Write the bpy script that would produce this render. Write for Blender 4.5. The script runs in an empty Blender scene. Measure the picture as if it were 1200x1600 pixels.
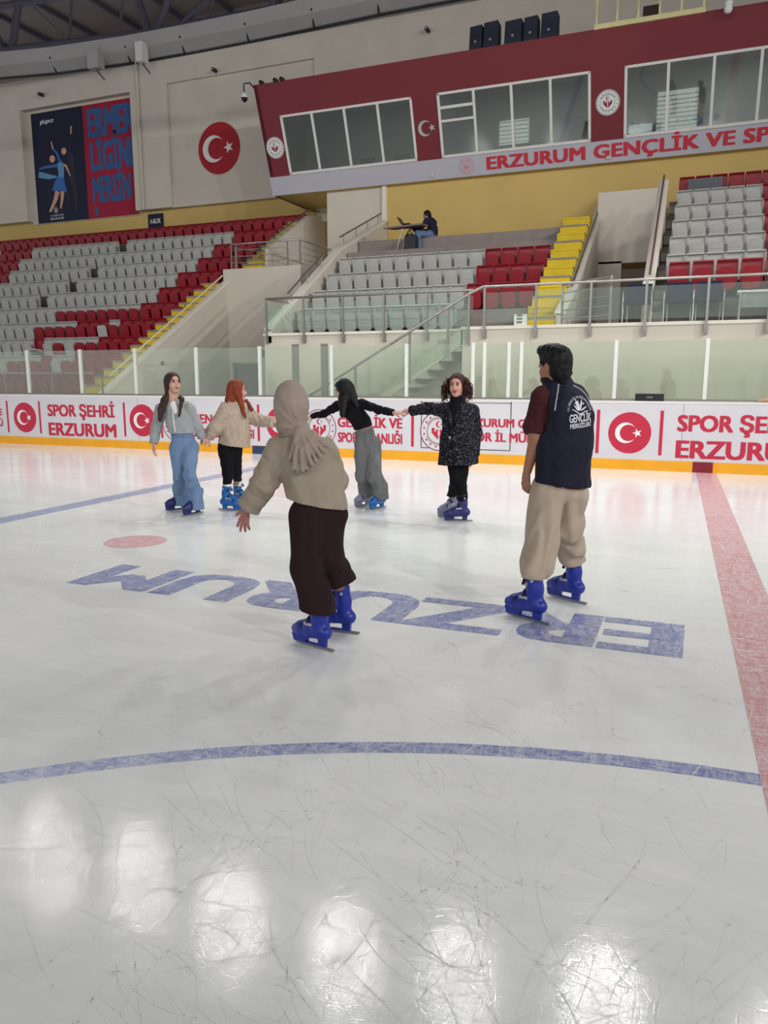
import bpy, bmesh, math, random
import numpy as np
from mathutils import Vector, Matrix
random.seed(7); rng = np.random.default_rng(7)
SC = bpy.context.scene
COL = SC.collection

# ------------------------------------------------------------------ camera
# world: X runs along the rink board, Y from the ice into the stands, Z up; the board's foot is Y = 0
PITCH, YAW, FPX = math.radians(9.93), math.radians(22.1), 1200.0
CAM = np.array([5.73, -14.11, 1.6])
cd = bpy.data.cameras.new('camera'); cam = bpy.data.objects.new('camera', cd); COL.objects.link(cam)
cam.location = CAM; cam.rotation_euler = (math.pi/2 - PITCH, 0, YAW)
cd.sensor_fit = 'VERTICAL'; cd.sensor_height = 36; cd.lens = FPX/1600*36
cd.clip_end = 200
SC.camera = cam

# ------------------------------------------------------------------ light and exposure
SC.view_settings.view_transform = 'Standard'; SC.view_settings.look = 'None'
SC.view_settings.gamma = 1; SC.view_settings.use_curve_mapping = False
SC.view_settings.exposure = 0.12
wd = bpy.data.worlds.new('hall_light'); SC.world = wd; wd.use_nodes = True
bg = wd.node_tree.nodes['Background']
bg.inputs[0].default_value = (0.97, 0.985, 1.0, 1); bg.inputs[1].default_value = 0.72
FLOOD_W = 78.0
def flood_light(x, y, z, tx, ty, tz, k=1.0, sp=110):
    ld = bpy.data.lights.new('flood_light', 'AREA'); ld.shape = 'RECTANGLE'; ld.size = .54; ld.size_y = .44; ld.energy = FLOOD_W*k
    ld.color = (1.0, .985, .95); ld.spread = math.radians(sp)
    o = bpy.data.objects.new('flood_light', ld); COL.objects.link(o); o.location = (x, y, z)
    o.rotation_euler = (Vector((tx, ty, tz)) - Vector((x, y, z))).to_track_quat('-Z', 'Y').to_euler()
    return o
FZ = 10.6
FLOODS = [(-11.9, -.7), (-9.0, -.7), (-6.3, -.5), (-3.4, -.9), (-.5, -1.0), (1.9, -.6), (4.7, -.2), (8.0, -.4), (11.2, -.6)]
FLOODS += [(x, -30.5) for x in (-12, -6, 0, 6, 12)]+[(20, -6), (20, -13), (20, -20)]  # rear and right rows are unseen, added to brighten board and stands
for x, y in FLOODS:
    if x > 15: flood_light(x, y, FZ, -8, 2, 3, 3.4, 70)  # added lamps on the right, aimed at the side-facing aisle wall
    elif y > -5: flood_light(x, y, FZ, x*.8 + .6, -4.5, 0, [.85, .75, .9, 1.1, 1.2, .9, 1.25, 1.0, 1.0][FLOODS.index((x, y))], 116)
    else: flood_light(x, y, FZ, x*.8+.6, 3, 4, .85, 50)

# ------------------------------------------------------------------ pixel helpers: a pixel of the photo on a plane of the place
def _ray(px, py):
    a = (px-600)/FPX; b = (800-py)/FPX
    f = math.cos(PITCH)+b*math.sin(PITCH); u = -math.sin(PITCH)+b*math.cos(PITCH)
    return np.array([a*math.cos(YAW)-f*math.sin(YAW), a*math.sin(YAW)+f*math.cos(YAW), u])
def onY(px, py, Y): r = _ray(px, py); return CAM + r*(Y-CAM[1])/r[1]
def onX(px, py, X): r = _ray(px, py); return CAM + r*(X-CAM[0])/r[0]
def onZ(px, py, Z): r = _ray(px, py); return CAM + r*(Z-CAM[2])/r[2]
FWD = np.array([-math.sin(YAW), math.cos(YAW), 0]); RGT = np.array([math.cos(YAW), math.sin(YAW), 0]); UP = np.array([0, 0, 1.])
def onD(px, py, d):                       # on the upright plane facing the camera, d metres ahead of it
    r = _ray(px, py); return CAM + r*d/(r@FWD)

# ------------------------------------------------------------------ materials
def lin(c): return tuple(((v/255+.055)/1.055)**2.4 if v > 10 else v/255/12.92 for v in c)
MATS = {}
def mat(name, rgb, rough=.6, spec=.4, metal=0, var=.06, scale=6, bump=0, bscale=40, stretch=(1, 1, 1), coords='Object'):
    if name in MATS: return MATS[name]
    m = bpy.data.materials.new(name); m.use_nodes = True; nt = m.node_tree; N = nt.nodes; L = nt.links
    b = N['Principled BSDF']; c = lin(rgb)
    b.inputs['Roughness'].default_value = rough; b.inputs['Metallic'].default_value = metal
    b.inputs['Specular IOR Level'].default_value = spec
    b.inputs['Base Color'].default_value = (*c, 1)
    tc = N.new('ShaderNodeTexCoord'); mp = N.new('ShaderNodeMapping'); mp.inputs['Scale'].default_value = stretch
    L.new(tc.outputs[coords], mp.inputs[0])
    if var:
        n = N.new('ShaderNodeTexNoise'); n.inputs['Scale'].default_value = scale; n.inputs['Detail'].default_value = 5
        L.new(mp.outputs[0], n.inputs['Vector'])
        r = N.new('ShaderNodeMapRange'); r.inputs[1].default_value = .3; r.inputs[2].default_value = .7
        r.inputs[3].default_value = 1-var; r.inputs[4].default_value = 1+var; L.new(n.outputs[0], r.inputs[0])
        x = N.new('ShaderNodeMix'); x.data_type = 'RGBA'; x.blend_type = 'MULTIPLY'; x.inputs[0].default_value = 1
        x.inputs[6].default_value = (*c, 1); L.new(r.outputs[0], x.inputs[7]); L.new(x.outputs[2], b.inputs['Base Color'])
    if bump:
        n2 = N.new('ShaderNodeTexNoise'); n2.inputs['Scale'].default_value = bscale; n2.inputs['Detail'].default_value = 3
        L.new(mp.outputs[0], n2.inputs['Vector'])
        bp = N.new('ShaderNodeBump'); bp.inputs['Strength'].default_value = bump; bp.inputs['Distance'].default_value = .01
        L.new(n2.outputs[0], bp.inputs['Height']); L.new(bp.outputs[0], b.inputs['Normal'])
    MATS[name] = m; return m
def emit_mat(name, rgb, s):
    m = bpy.data.materials.new(name); m.use_nodes = True; b = m.node_tree.nodes['Principled BSDF']
    b.inputs['Base Color'].default_value = (*lin(rgb), 1); b.inputs['Emission Color'].default_value = (*lin(rgb), 1)
    b.inputs['Emission Strength'].default_value = s; MATS[name] = m; return m
def glass_mat(name, tint, refl, haze, hz=(150, 155, 145), rough=.03):
    m = bpy.data.materials.new(name); m.use_nodes = True; nt = m.node_tree; N = nt.nodes; L = nt.links
    N.remove(N['Principled BSDF']); out = N['Material Output']
    t = N.new('ShaderNodeBsdfTransparent'); t.inputs[0].default_value = (*lin(tint), 1)
    g = N.new('ShaderNodeBsdfGlossy'); g.inputs['Roughness'].default_value = rough; g.inputs[0].default_value = (.95, 1, .97, 1)
    d = N.new('ShaderNodeBsdfDiffuse'); d.inputs[0].default_value = (*lin(hz), 1)
    f = N.new('ShaderNodeFresnel'); f.inputs[0].default_value = 1.5
    ge = N.new('ShaderNodeNewGeometry'); ir = N.new('ShaderNodeMapRange'); ir.inputs[3].default_value = 1.5; ir.inputs[4].default_value = 1/1.5   # the far face is met from inside
    L.new(ge.outputs['Backfacing'], ir.inputs[0]); L.new(ir.outputs[0], f.inputs[0])
    a = N.new('ShaderNodeMath'); a.operation = 'MULTIPLY_ADD'; a.inputs[1].default_value = 1; a.inputs[2].default_value = refl; a.use_clamp = True
    L.new(f.outputs[0], a.inputs[0])
    m1 = N.new('ShaderNodeMixShader'); m1.inputs[0].default_value = haze; L.new(t.outputs[0], m1.inputs[1]); L.new(d.outputs[0], m1.inputs[2])
    m2 = N.new('ShaderNodeMixShader'); L.new(a.outputs[0], m2.inputs[0]); L.new(m1.outputs[0], m2.inputs[1]); L.new(g.outputs[0], m2.inputs[2])
    L.new(m2.outputs[0], out.inputs[0]); MATS[name] = m; return m

CREAM = mat('cream_paint', (206, 198, 186), .75, .3, var=.04, scale=1.2)
CREAMCAP = mat('cream_ledge', (226, 220, 208), .6, .4, var=.03)
YELLOWW = mat('yellow_paint', (206, 178, 110), .75, .3, var=.06, scale=.8)
REDW = mat('crimson_cladding', (120, 46, 54), .6, .3, var=.03, scale=.7)
GREYB = mat('grey_banner', (186, 184, 194), .6, .3, var=.02)
WHITEP = mat('white_frame', (222, 220, 216), .45, .4, var=.02)
BOARDW = mat('board_white', (212, 210, 216), .32, .5, var=.03, scale=1.5)
BOARDR = mat('board_red', (192, 36, 66), .4, .4, var=.03)
KICK = mat('kick_yellow', (236, 166, 22), .4, .45, var=.06, scale=3)
MAROON = mat('maroon_mark', (130, 24, 42), .5, .4)
NAVYM = mat('navy_mark', (40, 56, 96), .5, .4)
STEEL = mat('brushed_steel', (176, 174, 170), .32, .5, metal=.9, var=.05)
DSTEEL = mat('dull_steel', (134, 130, 126), .42, .5, metal=.8, var=.05)
ALU = mat('white_aluminium', (222, 222, 218), .35, .5, metal=.25, var=.03)
CONC = mat('concrete', (142, 132, 128), .85, .2, var=.10, scale=3, bump=.2)
CONCD = mat('dark_concrete', (112, 106, 104), .85, .2, var=.12, scale=3, bump=.2)
STEPY = mat('stair_yellow', (214, 184, 32), .6, .35, var=.08, scale=4)
SEATG = mat('seat_grey', (178, 178, 174), .42, .45, var=.06, scale=8)
SEATR = mat('seat_red', (142, 8, 30), .42, .45, var=.08, scale=8)
DARKP = mat('dark_plastic', (34, 36, 44), .5, .4, var=.08)
BLACKP = mat('black_plastic', (20, 20, 24), .45, .4, var=.05)
TRUSS = mat('slate_steel', (84, 82, 96), .6, .35, var=.06)
DECK = mat('roof_panel', (128, 122, 122), .8, .2, var=.08, scale=.8)
DUCT = mat('grey_duct', (172, 170, 170), .6, .35, var=.05, scale=1.2)
NAVY = mat('poster_navy', (20, 26, 54), .6, .3, var=.08, scale=.6)
CRIM = mat('poster_crimson', (158, 26, 56), .6, .3, var=.04)
PBLUE = mat('poster_blue', (54, 94, 146), .6, .3, var=.05)
WHITET = mat('white_print', (232, 232, 232), .6, .3, var=.0)
SILVER = mat('silver_letter', (190, 184, 184), .3, .5, metal=.6)
REDT = mat('red_letter', (196, 44, 62), .5, .4, var=.02)
PINK = mat('pink_print', (214, 128, 140), .6, .3)
GREYT = mat('grey_print', (120, 110, 116), .6, .3)
TAN = mat('tan_plain', (190, 150, 116), .6, .3, var=.1)
BLUEC = mat('navy_fabric', (32, 36, 62), .85, .2, var=.1, scale=20)
GLASS = glass_mat('rink_glass', (244, 249, 243), .02, .075, (196, 204, 188))
BALU = glass_mat('balustrade_glass', (243, 249, 245), .012, .04, (180, 194, 182))
WGLASS = glass_mat('window_glass', (188, 196, 194), .10, .05, (150, 152, 152), rough=.03)

# ------------------------------------------------------------------ mesh helpers
class MB:
    def __init__(s): s.v = []; s.f = []; s.m = []; s.sm = []
    def add(s, vs, fs, mi=0, smooth=False):
        o = len(s.v); s.v += [tuple(map(float, p)) for p in vs]
        for f in fs: s.f.append([o+i for i in f]); s.m.append(mi); s.sm.append(smooth)
        return s
    def box(s, x0, x1, y0, y1, z0, z1, mi=0):
        return s.add([(x, y, z) for z in (z0, z1) for y in (y0, y1) for x in (x0, x1)],
              [(0, 2, 3, 1), (4, 5, 7, 6), (0, 1, 5, 4), (2, 6, 7, 3), (0, 4, 6, 2), (1, 3, 7, 5)], mi)
    def prism(s, poly, a, b, mi=0, smooth=False):       # poly: 3-D points of one face; a, b: offsets to the two end faces
        n = len(poly); P = [np.array(p, float)+np.array(a) for p in poly]+[np.array(p, float)+np.array(b) for p in poly]
        s.add(P, [list(range(n))[::-1], list(range(n, 2*n))], mi)
        o = len(s.v)-2*n
        for i in range(n): s.f.append([o+i, o+(i+1) % n, o+n+(i+1) % n, o+n+i]); s.m.append(mi); s.sm.append(smooth)
        return s
    def yz(s, poly, x0, x1, mi=0): return s.prism([(0, y, z) for y, z in poly], (x0, 0, 0), (x1, 0, 0), mi)
    def xz(s, poly, y0, y1, mi=0): return s.prism([(x, 0, z) for x, z in poly], (0, y0, 0), (0, y1, 0), mi)
    def bar(s, p, q, w, h, mi=0, up=(0, 0, 1)):          # rectangular bar
        p = np.array(p, float); q = np.array(q, float); d = (q-p)/np.linalg.norm(q-p); up = np.array(up, float)
        a = np.cross(d, up); a = a/np.linalg.norm(a) if np.linalg.norm(a) > 1e-6 else np.array([1., 0, 0]); b = np.cross(a, d)
        c = [p+a*i*w/2+b*j*h/2 for i, j in ((-1, -1), (1, -1), (1, 1), (-1, 1))]
        return s.prism(c, (0, 0, 0), q-p, mi)
    def tube(s, pts, r, n=8, mi=0, cap=True):
        pts = [np.array(p, float) for p in pts]; rs = r if hasattr(r, '__len__') else [r]*len(pts); rings = []; a = None
        for i, p in enumerate(pts):
            d = pts[min(i+1, len(pts)-1)]-pts[max(i-1, 0)]; d = d/(np.linalg.norm(d)+1e-12)
            if a is None: a = np.cross(d, (0, 0, 1)) if abs(d[2]) < .95 else np.cross(d, (1, 0, 0))
            a = a-d*(a@d); a = a/np.linalg.norm(a); b = np.cross(d, a)
            rings.append([p+rs[i]*(a*math.cos(t)+b*math.sin(t)) for t in np.arange(n)*2*math.pi/n])
        fs = [(i*n+j, i*n+(j+1) % n, (i+1)*n+(j+1) % n, (i+1)*n+j) for i in range(len(pts)-1) for j in range(n)]
        s.add([q for R in rings for q in R], fs, mi, True)
        if cap: s.add(rings[0], [list(range(n))[::-1]], mi); s.add(rings[-1], [list(range(n))], mi)
        return s
    def lathe(s, prof, c, n=16, mi=0, axis=2):
        rings = []
        for r, h in prof:
            for t in np.arange(n)*2*math.pi/n:
                q = [r*math.cos(t), r*math.sin(t)]; q.insert(axis, h); rings.append(np.array(q)+np.array(c))
        k = len(prof)
        return s.add(rings, [(i*n+j, i*n+(j+1) % n, (i+1)*n+(j+1) % n, (i+1)*n+j) for i in range(k-1) for j in range(n)], mi, True)
    def flat(s, pts, o, ex, ey, t=.003, mi=0):           # 2-D outline laid on a surface: origin o, in-plane axes ex, ey
        o = np.array(o, float); ex = np.array(ex, float); ey = np.array(ey, float); nn = np.cross(ex, ey); nn /= np.linalg.norm(nn)
        return s.prism([o+ex*x+ey*y for x, y in pts], (0, 0, 0), nn*t, mi)
    def addmesh(s, vs, fs, mi=0, smooth=True): return s.add(vs, fs, mi, smooth)
WL = {}
def mesh_of(name, mb, mats, off=(0, 0, 0)):
    me = bpy.data.meshes.new(name); off = np.array(off)
    V = np.array(mb.v)-off if len(mb.v) else np.zeros((0, 3))
    me.from_pydata(V.tolist(), [], mb.f); mats = mats if isinstance(mats, (list, tuple)) else [mats]
    for m in mats: me.materials.append(m)
    me.polygons.foreach_set('material_index', mb.m); me.polygons.foreach_set('use_smooth', mb.sm)
    me.update(); return me
def part(name, mb, mats, parent=None, base=None):
    """one mesh object; the builder's points are in the world, or in the thing's own space when base is given"""
    w = np.array(WL[parent.name]) if parent else np.zeros(3)
    o = bpy.data.objects.new(name, mesh_of(name, mb, mats, w if base is None else base)); COL.objects.link(o)
    WL[o.name] = w if base is None else w
    if parent: o.parent = parent
    return o
def thing(name, label, cat, loc=(0, 0, 0), group=None, rotz=0):
    o = bpy.data.objects.new(name, None); COL.objects.link(o); o.location = loc; o.rotation_euler = (0, 0, rotz)
    o.empty_display_size = .2; WL[o.name] = np.array(loc, float); o['label'] = label; o['category'] = cat
    if group: o['group'] = group
    return o
def tag(o, label, cat, group=None):
    o['label'] = label; o['category'] = cat
    if group: o['group'] = group
    return o
def struct(name, mb, mats, label=None, parent=None):
    o = part(name, mb, mats, parent)
    if parent is None: o['kind'] = 'structure'
    if label: o['label'] = label
    return o
def dup(root, loc, label, group=None, rotz=None):
    r = root.copy(); COL.objects.link(r); r.location = loc; r['label'] = label
    if rotz is not None: r.rotation_euler = (0, 0, rotz)
    if group: r['group'] = group
    for ch in list(root.children):
        c = ch.copy(); COL.objects.link(c); c.parent = r
        for g in list(ch.children):
            d = g.copy(); COL.objects.link(d); d.parent = c
    return r
_o = ['', 'first', 'second', 'third', 'fourth', 'fifth', 'sixth', 'seventh', 'eighth', 'ninth', 'tenth', 'eleventh', 'twelfth', 'thirteenth',
      'fourteenth', 'fifteenth', 'sixteenth', 'seventeenth', 'eighteenth', 'nineteenth']
ORD = _o[:]
for _t, _u in (('twenty', 'twentieth'), ('thirty', 'thirtieth'), ('forty', 'fortieth'), ('fifty', 'fiftieth')): ORD += [_u]+[_t+'-'+w for w in _o[1:10]]
# lettering: a string becomes flat letters with the given cap height and width
_fc = {}
def letters(txt, bold=.012, sp=1.0):
    k = (txt, bold, sp)
    if k in _fc: return _fc[k]
    c = bpy.data.curves.new('lettering', 'FONT'); c.body = txt; c.space_character = sp; c.resolution_u = 3
    o = bpy.data.objects.new('lettering', c); COL.objects.link(o)
    bpy.context.view_layer.update()
    me = bpy.data.meshes.new_from_object(o.evaluated_get(bpy.context.evaluated_depsgraph_get()))
    V = np.array([v.co[:2] for v in me.vertices]); F = [list(p.vertices) for p in me.polygons]
    bpy.data.objects.remove(o); bpy.data.curves.remove(c); bpy.data.meshes.remove(me)
    V[:, 0] -= V[:, 0].min(); _fc[k] = (V, F); return V, F
def put_text(mb, txt, o, ex, ey, cap, width=None, bold=.022, lift=.004, mi=0, sp=1.0):
    V, F = letters(txt, bold, sp); sy = cap/.691; sx = (width/V[:, 0].max()) if width else sy
    o = np.array(o, float); ex = np.array(ex, float); ey = np.array(ey, float); n = np.cross(ex, ey); n /= np.linalg.norm(n)
    for q, (dx, dy) in enumerate(((-1, -.5), (1, -.5), (-1, .5), (1, .5), (0, 0)) if bold else ((0, 0),)):   # strokes thickened
        mb.add([o+ex*(x*sx+dx*bold*sx)+ey*(y*sy+dy*bold*sy)+n*(lift+.0004*q) for x, y in V], F, mi)
    return V[:, 0].max()*sx
def disc(r, n=48, c=(0, 0)): return [(c[0]+r*math.cos(t), c[1]+r*math.sin(t)) for t in np.arange(n)*2*math.pi/n]
def crescent(R, r, off, n=36):
    # outer circle R at 0, inner circle r at +off; opening to the right
    xi = (R*R-r*r+off*off)/(2*off); yi = math.sqrt(max(R*R-xi*xi, 1e-9))
    a = math.atan2(yi, xi); b = math.atan2(yi, xi-off)
    out = [(R*math.cos(t), R*math.sin(t)) for t in np.linspace(a, 2*math.pi-a, n)]
    inn = [(off+r*math.cos(t), r*math.sin(t)) for t in np.linspace(2*math.pi-b, b, n)]
    return out+inn[1:-1]
def star(R, c=(0, 0), rot=math.pi, k=.39):
    return [(c[0]+(R if i % 2 == 0 else R*k)*math.cos(rot+i*math.pi/5), c[1]+(R if i % 2 == 0 else R*k)*math.sin(rot+i*math.pi/5)) for i in range(10)]
def ring(mb, R0, R1, o, ex, ey, t, mi, n=48):
    o = np.array(o, float); ex = np.array(ex, float); ey = np.array(ey, float); nn = np.cross(ex, ey); nn /= np.linalg.norm(nn)
    P = [o+nn*t+ex*(R*math.cos(a))+ey*(R*math.sin(a)) for R in (R0, R1) for a in np.arange(n)*2*math.pi/n]
    mb.add(P, [(j, n+j, n+(j+1) % n, (j+1) % n) for j in range(n)], mi)
def flag_disc(mb, o, ex, ey, r, t=.004, red=0, white=1):
    mb.flat(disc(r), o, ex, ey, t, red)
    o2 = np.array(o)+np.array(ex)*(-r*.18); mb.flat(crescent(r*.50, r*.40, r*.125), o2, ex, ey, t+.003, white)
    mb.flat(star(r*.23, (r*.36, 0)), o, ex, ey, t+.003, white)
def emblem(mb, o, ex, ey, r, ground, line, red, t=.004):
    """round ministry style emblem: ring, dots round the edge, two leaning figures under a crescent"""
    o = np.array(o, float); ex = np.array(ex, float); ey = np.array(ey, float)
    if ground is not None: mb.flat(disc(r), o, ex, ey, t, ground)
    t += .003
    ring(mb, r*.94, r*.985, o, ex, ey, t, line); ring(mb, r*.60, r*.63, o, ex, ey, t, line)
    for i in range(16):
        a = 2*math.pi*i/16+.2; mb.flat(disc(r*.045, 10), o+ex*(r*.79*math.cos(a))+ey*(r*.79*math.sin(a)), ex, ey, t, line)
    for a0, a1 in ((.5, 2.6), (3.6, 5.8)):                # lettering round the inner ring, too small to read: short strokes
        for a in np.arange(a0, a1, .16): mb.flat([(-r*.02, -r*.035), (r*.025, -r*.035), (r*.025, r*.035), (-r*.02, r*.035)], o+ex*(r*.69*math.cos(a))+ey*(r*.69*math.sin(a)), ex, ey, t*.999, line)
    mb.flat(crescent(r*.16, r*.125, r*.05), o+ey*r*.34, ex, ey, t, red); mb.flat(star(r*.06, (r*.12, 0)), o+ey*r*.34, ex, ey, t, red)
    for sgn in (-1, 1):
        mb.flat(disc(r*.09, 16), o+ex*(sgn*r*.30)+ey*(r*.08), ex, ey, t, red)
        pts = [(.06, -.42), (.40, -.06), (.34, .02), (.18, -.03), (.10, .10), (.03, .06), (.06, -.10), (.02, -.30)]
        pts = [(sgn*x*r, y*r) for x, y in pts]
        mb.flat(pts if sgn > 0 else pts[::-1], o, ex, ey, t, red)
# ------------------------------------------------------------------ ice
def ice_material():
    m = bpy.data.materials.new('ice'); m.use_nodes = True; nt = m.node_tree; N = nt.nodes; L = nt.links; b = N['Principled BSDF']
    tc = N.new('ShaderNodeTexCoord')
    def noise(sc, det, rgh=.5, st=(1, 1, 1), dist=0):
        mp = N.new('ShaderNodeMapping'); mp.inputs['Scale'].default_value = st; L.new(tc.outputs['Object'], mp.inputs[0])
        n = N.new('ShaderNodeTexNoise'); n.inputs['Scale'].default_value = sc; n.inputs['Detail'].default_value = det
        n.inputs['Roughness'].default_value = rgh; n.inputs['Distortion'].default_value = dist; L.new(mp.outputs[0], n.inputs['Vector']); return n
    def mr(src, a, b_, c, d):
        r = N.new('ShaderNodeMapRange'); r.inputs[1].default_value = a; r.inputs[2].default_value = b_; r.inputs[3].default_value = c; r.inputs[4].default_value = d
        L.new(src, r.inputs[0]); return r.outputs[0]
    big = noise(.55, 4, .55, (1, 1, 1), .6); mid = noise(3.2, 6, .65, (.5, 1.6, 1), 1.2); fine = noise(60, 5, .7)
    cr = N.new('ShaderNodeValToRGB'); cr.color_ramp.elements[0].position = .3; cr.color_ramp.elements[0].color = (*lin((218, 221, 222)), 1)
    cr.color_ramp.elements[1].position = .72; cr.color_ramp.elements[1].color = (*lin((240, 241, 239)), 1)
    a = N.new('ShaderNodeMath'); a.operation = 'MULTIPLY_ADD'; a.inputs[1].default_value = .45; L.new(mid.outputs[0], a.inputs[0])
    a2 = N.new('ShaderNodeMath'); a2.operation = 'MULTIPLY'; a2.inputs[1].default_value = .55; L.new(big.outputs[0], a2.inputs[0]); L.new(a2.outputs[0], a.inputs[2])
    L.new(a.outputs[0], cr.inputs[0]); L.new(cr.outputs[0], b.inputs['Base Color'])
    L.new(mr(mid.outputs[0], .3, .7, .085, .14), b.inputs['Roughness']); b.inputs['IOR'].default_value = 1.33
    b.inputs['Specular IOR Level'].default_value = .45
    # skate cuts: many fine lines in two crossing directions, as relief
    w1 = noise(9, 3, .6, (1.0, 26, 1), .9); w2 = noise(9, 3, .6, (26, 1.4, 1), .9)
    mx = N.new('ShaderNodeMath'); mx.operation = 'ADD'; L.new(w1.outputs[0], mx.inputs[0]); L.new(w2.outputs[0], mx.inputs[1])
    ad = N.new('ShaderNodeMath'); ad.operation = 'MULTIPLY_ADD'; ad.inputs[1].default_value = .5; L.new(fine.outputs[0], ad.inputs[0]); L.new(mx.outputs[0], ad.inputs[2])
    vo = N.new('ShaderNodeTexVoronoi'); vo.feature = 'DISTANCE_TO_EDGE'; vo.inputs['Scale'].default_value = 13; vm = N.new('ShaderNodeVectorMath'); vm.operation = 'MULTIPLY_ADD'
    vm.inputs[1].default_value = (.16,)*3; L.new(noise(5, 3).outputs['Color'], vm.inputs[0]); L.new(tc.outputs['Object'], vm.inputs[2]); L.new(vm.outputs[0], vo.inputs['Vector'])
    ck = mr(vo.outputs['Distance'], 0, .03, -1.3, 0); a3 = N.new('ShaderNodeMath'); a3.operation = 'ADD'; L.new(ad.outputs[0], a3.inputs[0]); L.new(ck, a3.inputs[1]); ad = a3
    bp = N.new('ShaderNodeBump'); bp.inputs['Strength'].default_value = .028; bp.inputs['Distance'].default_value = .012
    L.new(ad.outputs[0], bp.inputs['Height']); L.new(bp.outputs[0], b.inputs['Normal']); return m
def paint_material(name, rgb, wear):
    """paint seen through scuffed ice: the paint breaks up into fine white streaks"""
    m = bpy.data.materials.new(name); m.use_nodes = True; nt = m.node_tree; N = nt.nodes; L = nt.links; b = N['Principled BSDF']
    tc = N.new('ShaderNodeTexCoord'); b.inputs['Roughness'].default_value = .28
    def st(sc, s):
        mp = N.new('ShaderNodeMapping'); mp.inputs['Scale'].default_value = s; L.new(tc.outputs['Object'], mp.inputs[0])
        n = N.new('ShaderNodeTexNoise'); n.inputs['Scale'].default_value = sc; n.inputs['Detail'].default_value = 6; n.inputs['Roughness'].default_value = .7
        n.inputs['Distortion'].default_value = 1.5; L.new(mp.outputs[0], n.inputs['Vector']); return n.outputs[0]
    a = N.new('ShaderNodeMath'); a.operation = 'MULTIPLY'; L.new(st(12, (.6, 3, 1)), a.inputs[0]); L.new(st(11, (3, .7, 1)), a.inputs[1])
    r = N.new('ShaderNodeMapRange'); r.inputs[1].default_value = .16; r.inputs[2].default_value = .38; r.inputs[3].default_value = 0; r.inputs[4].default_value = 1; L.new(a.outputs[0], r.inputs[0])
    q = N.new('ShaderNodeMath'); q.operation = 'MULTIPLY_ADD'; q.inputs[1].default_value = .55; q.inputs[2].default_value = wear; q.use_clamp = True; L.new(r.outputs[0], q.inputs[0])
    x = N.new('ShaderNodeMix'); x.data_type = 'RGBA'; x.inputs[6].default_value = (*lin(rgb), 1); x.inputs[7].default_value = (*lin((234, 236, 238)), 1)
    L.new(q.outputs[0], x.inputs[0]); L.new(x.outputs[2], b.inputs['Base Color']); return m
ICE = ice_material(); SCR = mat('skate_cut', (240, 241, 241), .75, .2, var=0)
mb = MB(); mb.add([(-34, -34, 0), (24, -34, 0), (24, 0, 0), (-34, 0, 0)], [(0, 1, 2, 3)], 0)
for i in range(2600):                                     # skate cuts in the ice surface, thin shallow arcs
    d = 1.2+abs(rng.normal(0, 1))*5.2; az = YAW+rng.uniform(-.5, .5); x = CAM[0]-math.sin(az)*d; y = CAM[1]+math.cos(az)*d
    if y > -.5: continue
    L_ = rng.uniform(.08, .55)*(1+.16*d); h = rng.uniform(0, 2*math.pi); k = rng.normal(0, .9)/max(L_, .5); w = rng.uniform(.0004, .0011)*(.7+.16*d)
    n = 6; pts = []; xx, yy = x, y
    for j in range(n): pts.append((xx, yy, h)); xx += math.cos(h)*L_/n; yy += math.sin(h)*L_/n; h += k*L_/n
    vs = []
    for j, (px, py, hh) in enumerate(pts):
        ww = w*math.sin(math.pi*(j+.25)/(n-.5)); vs += [(px-math.sin(hh)*ww, py+math.cos(hh)*ww, .0016), (px+math.sin(hh)*ww, py-math.cos(hh)*ww, .0016)]
    mb.add(vs, [(2*j, 2*j+1, 2*j+3, 2*j+2)[::1] for j in range(n-1)], 1)
struct('floor', mb, [ICE, SCR], 'scuffed white ice of the rink')
BLUEI = paint_material('ice_blue', (44, 74, 158), .12); BLUEI2 = paint_material('ice_blue_line', (60, 92, 168), .16); REDI = paint_material('ice_red', (184, 40, 62), .22)
REDD = paint_material('ice_red_spot', (190, 52, 72), .24)
mb = MB(); a0, a1, a2, a3 = [onZ(*q, 0) for q in ((1088, 743), (1125, 743), (1203, 926), (1197, 1108))]
mb.add([(5.76, -.02, .001), (6.59, -30, .001), (6.91, -30, .001), (6.08, -.02, .001)], [(0, 1, 2, 3)])
tag(part('centre_line', mb, REDI), 'wide worn red line across the ice on the right', 'marking')
mb = MB(); mb.add([(-1.68, -16, .001), (-1.38, -16, .001), (-1.38, -.02, .001), (-1.68, -.02, .001)], [(0, 1, 2, 3)])
tag(part('blue_line', mb, BLUEI2), 'straight blue line across the ice behind the red spot', 'marking')
mb = MB(); ring(mb, 4.43, 4.53, (6.2, -15.36, 0), (1, 0, 0), (0, 1, 0), .0006, 0, 160)
tag(part('centre_circle', mb, BLUEI), 'thin blue circle curving across the near ice', 'marking')
mb = MB(); mb.flat(disc(.30, 40), (.65, -8.14, .0002), (1, 0, 0), (0, 1, 0), .001)
tag(part('faceoff_spot', mb, REDD), 'round red spot on the ice left of the blue word', 'marking')
mb = MB(); put_text(mb, 'ERZURUM', (5.69, -8.91, 0), (-1, -.012, 0), (0, -1, 0), .62, 4.46, .048, .0006)
tag(part('ice_lettering', mb, BLUEI), 'blue word ERZURUM painted in the ice, read from the far side', 'lettering')

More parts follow.
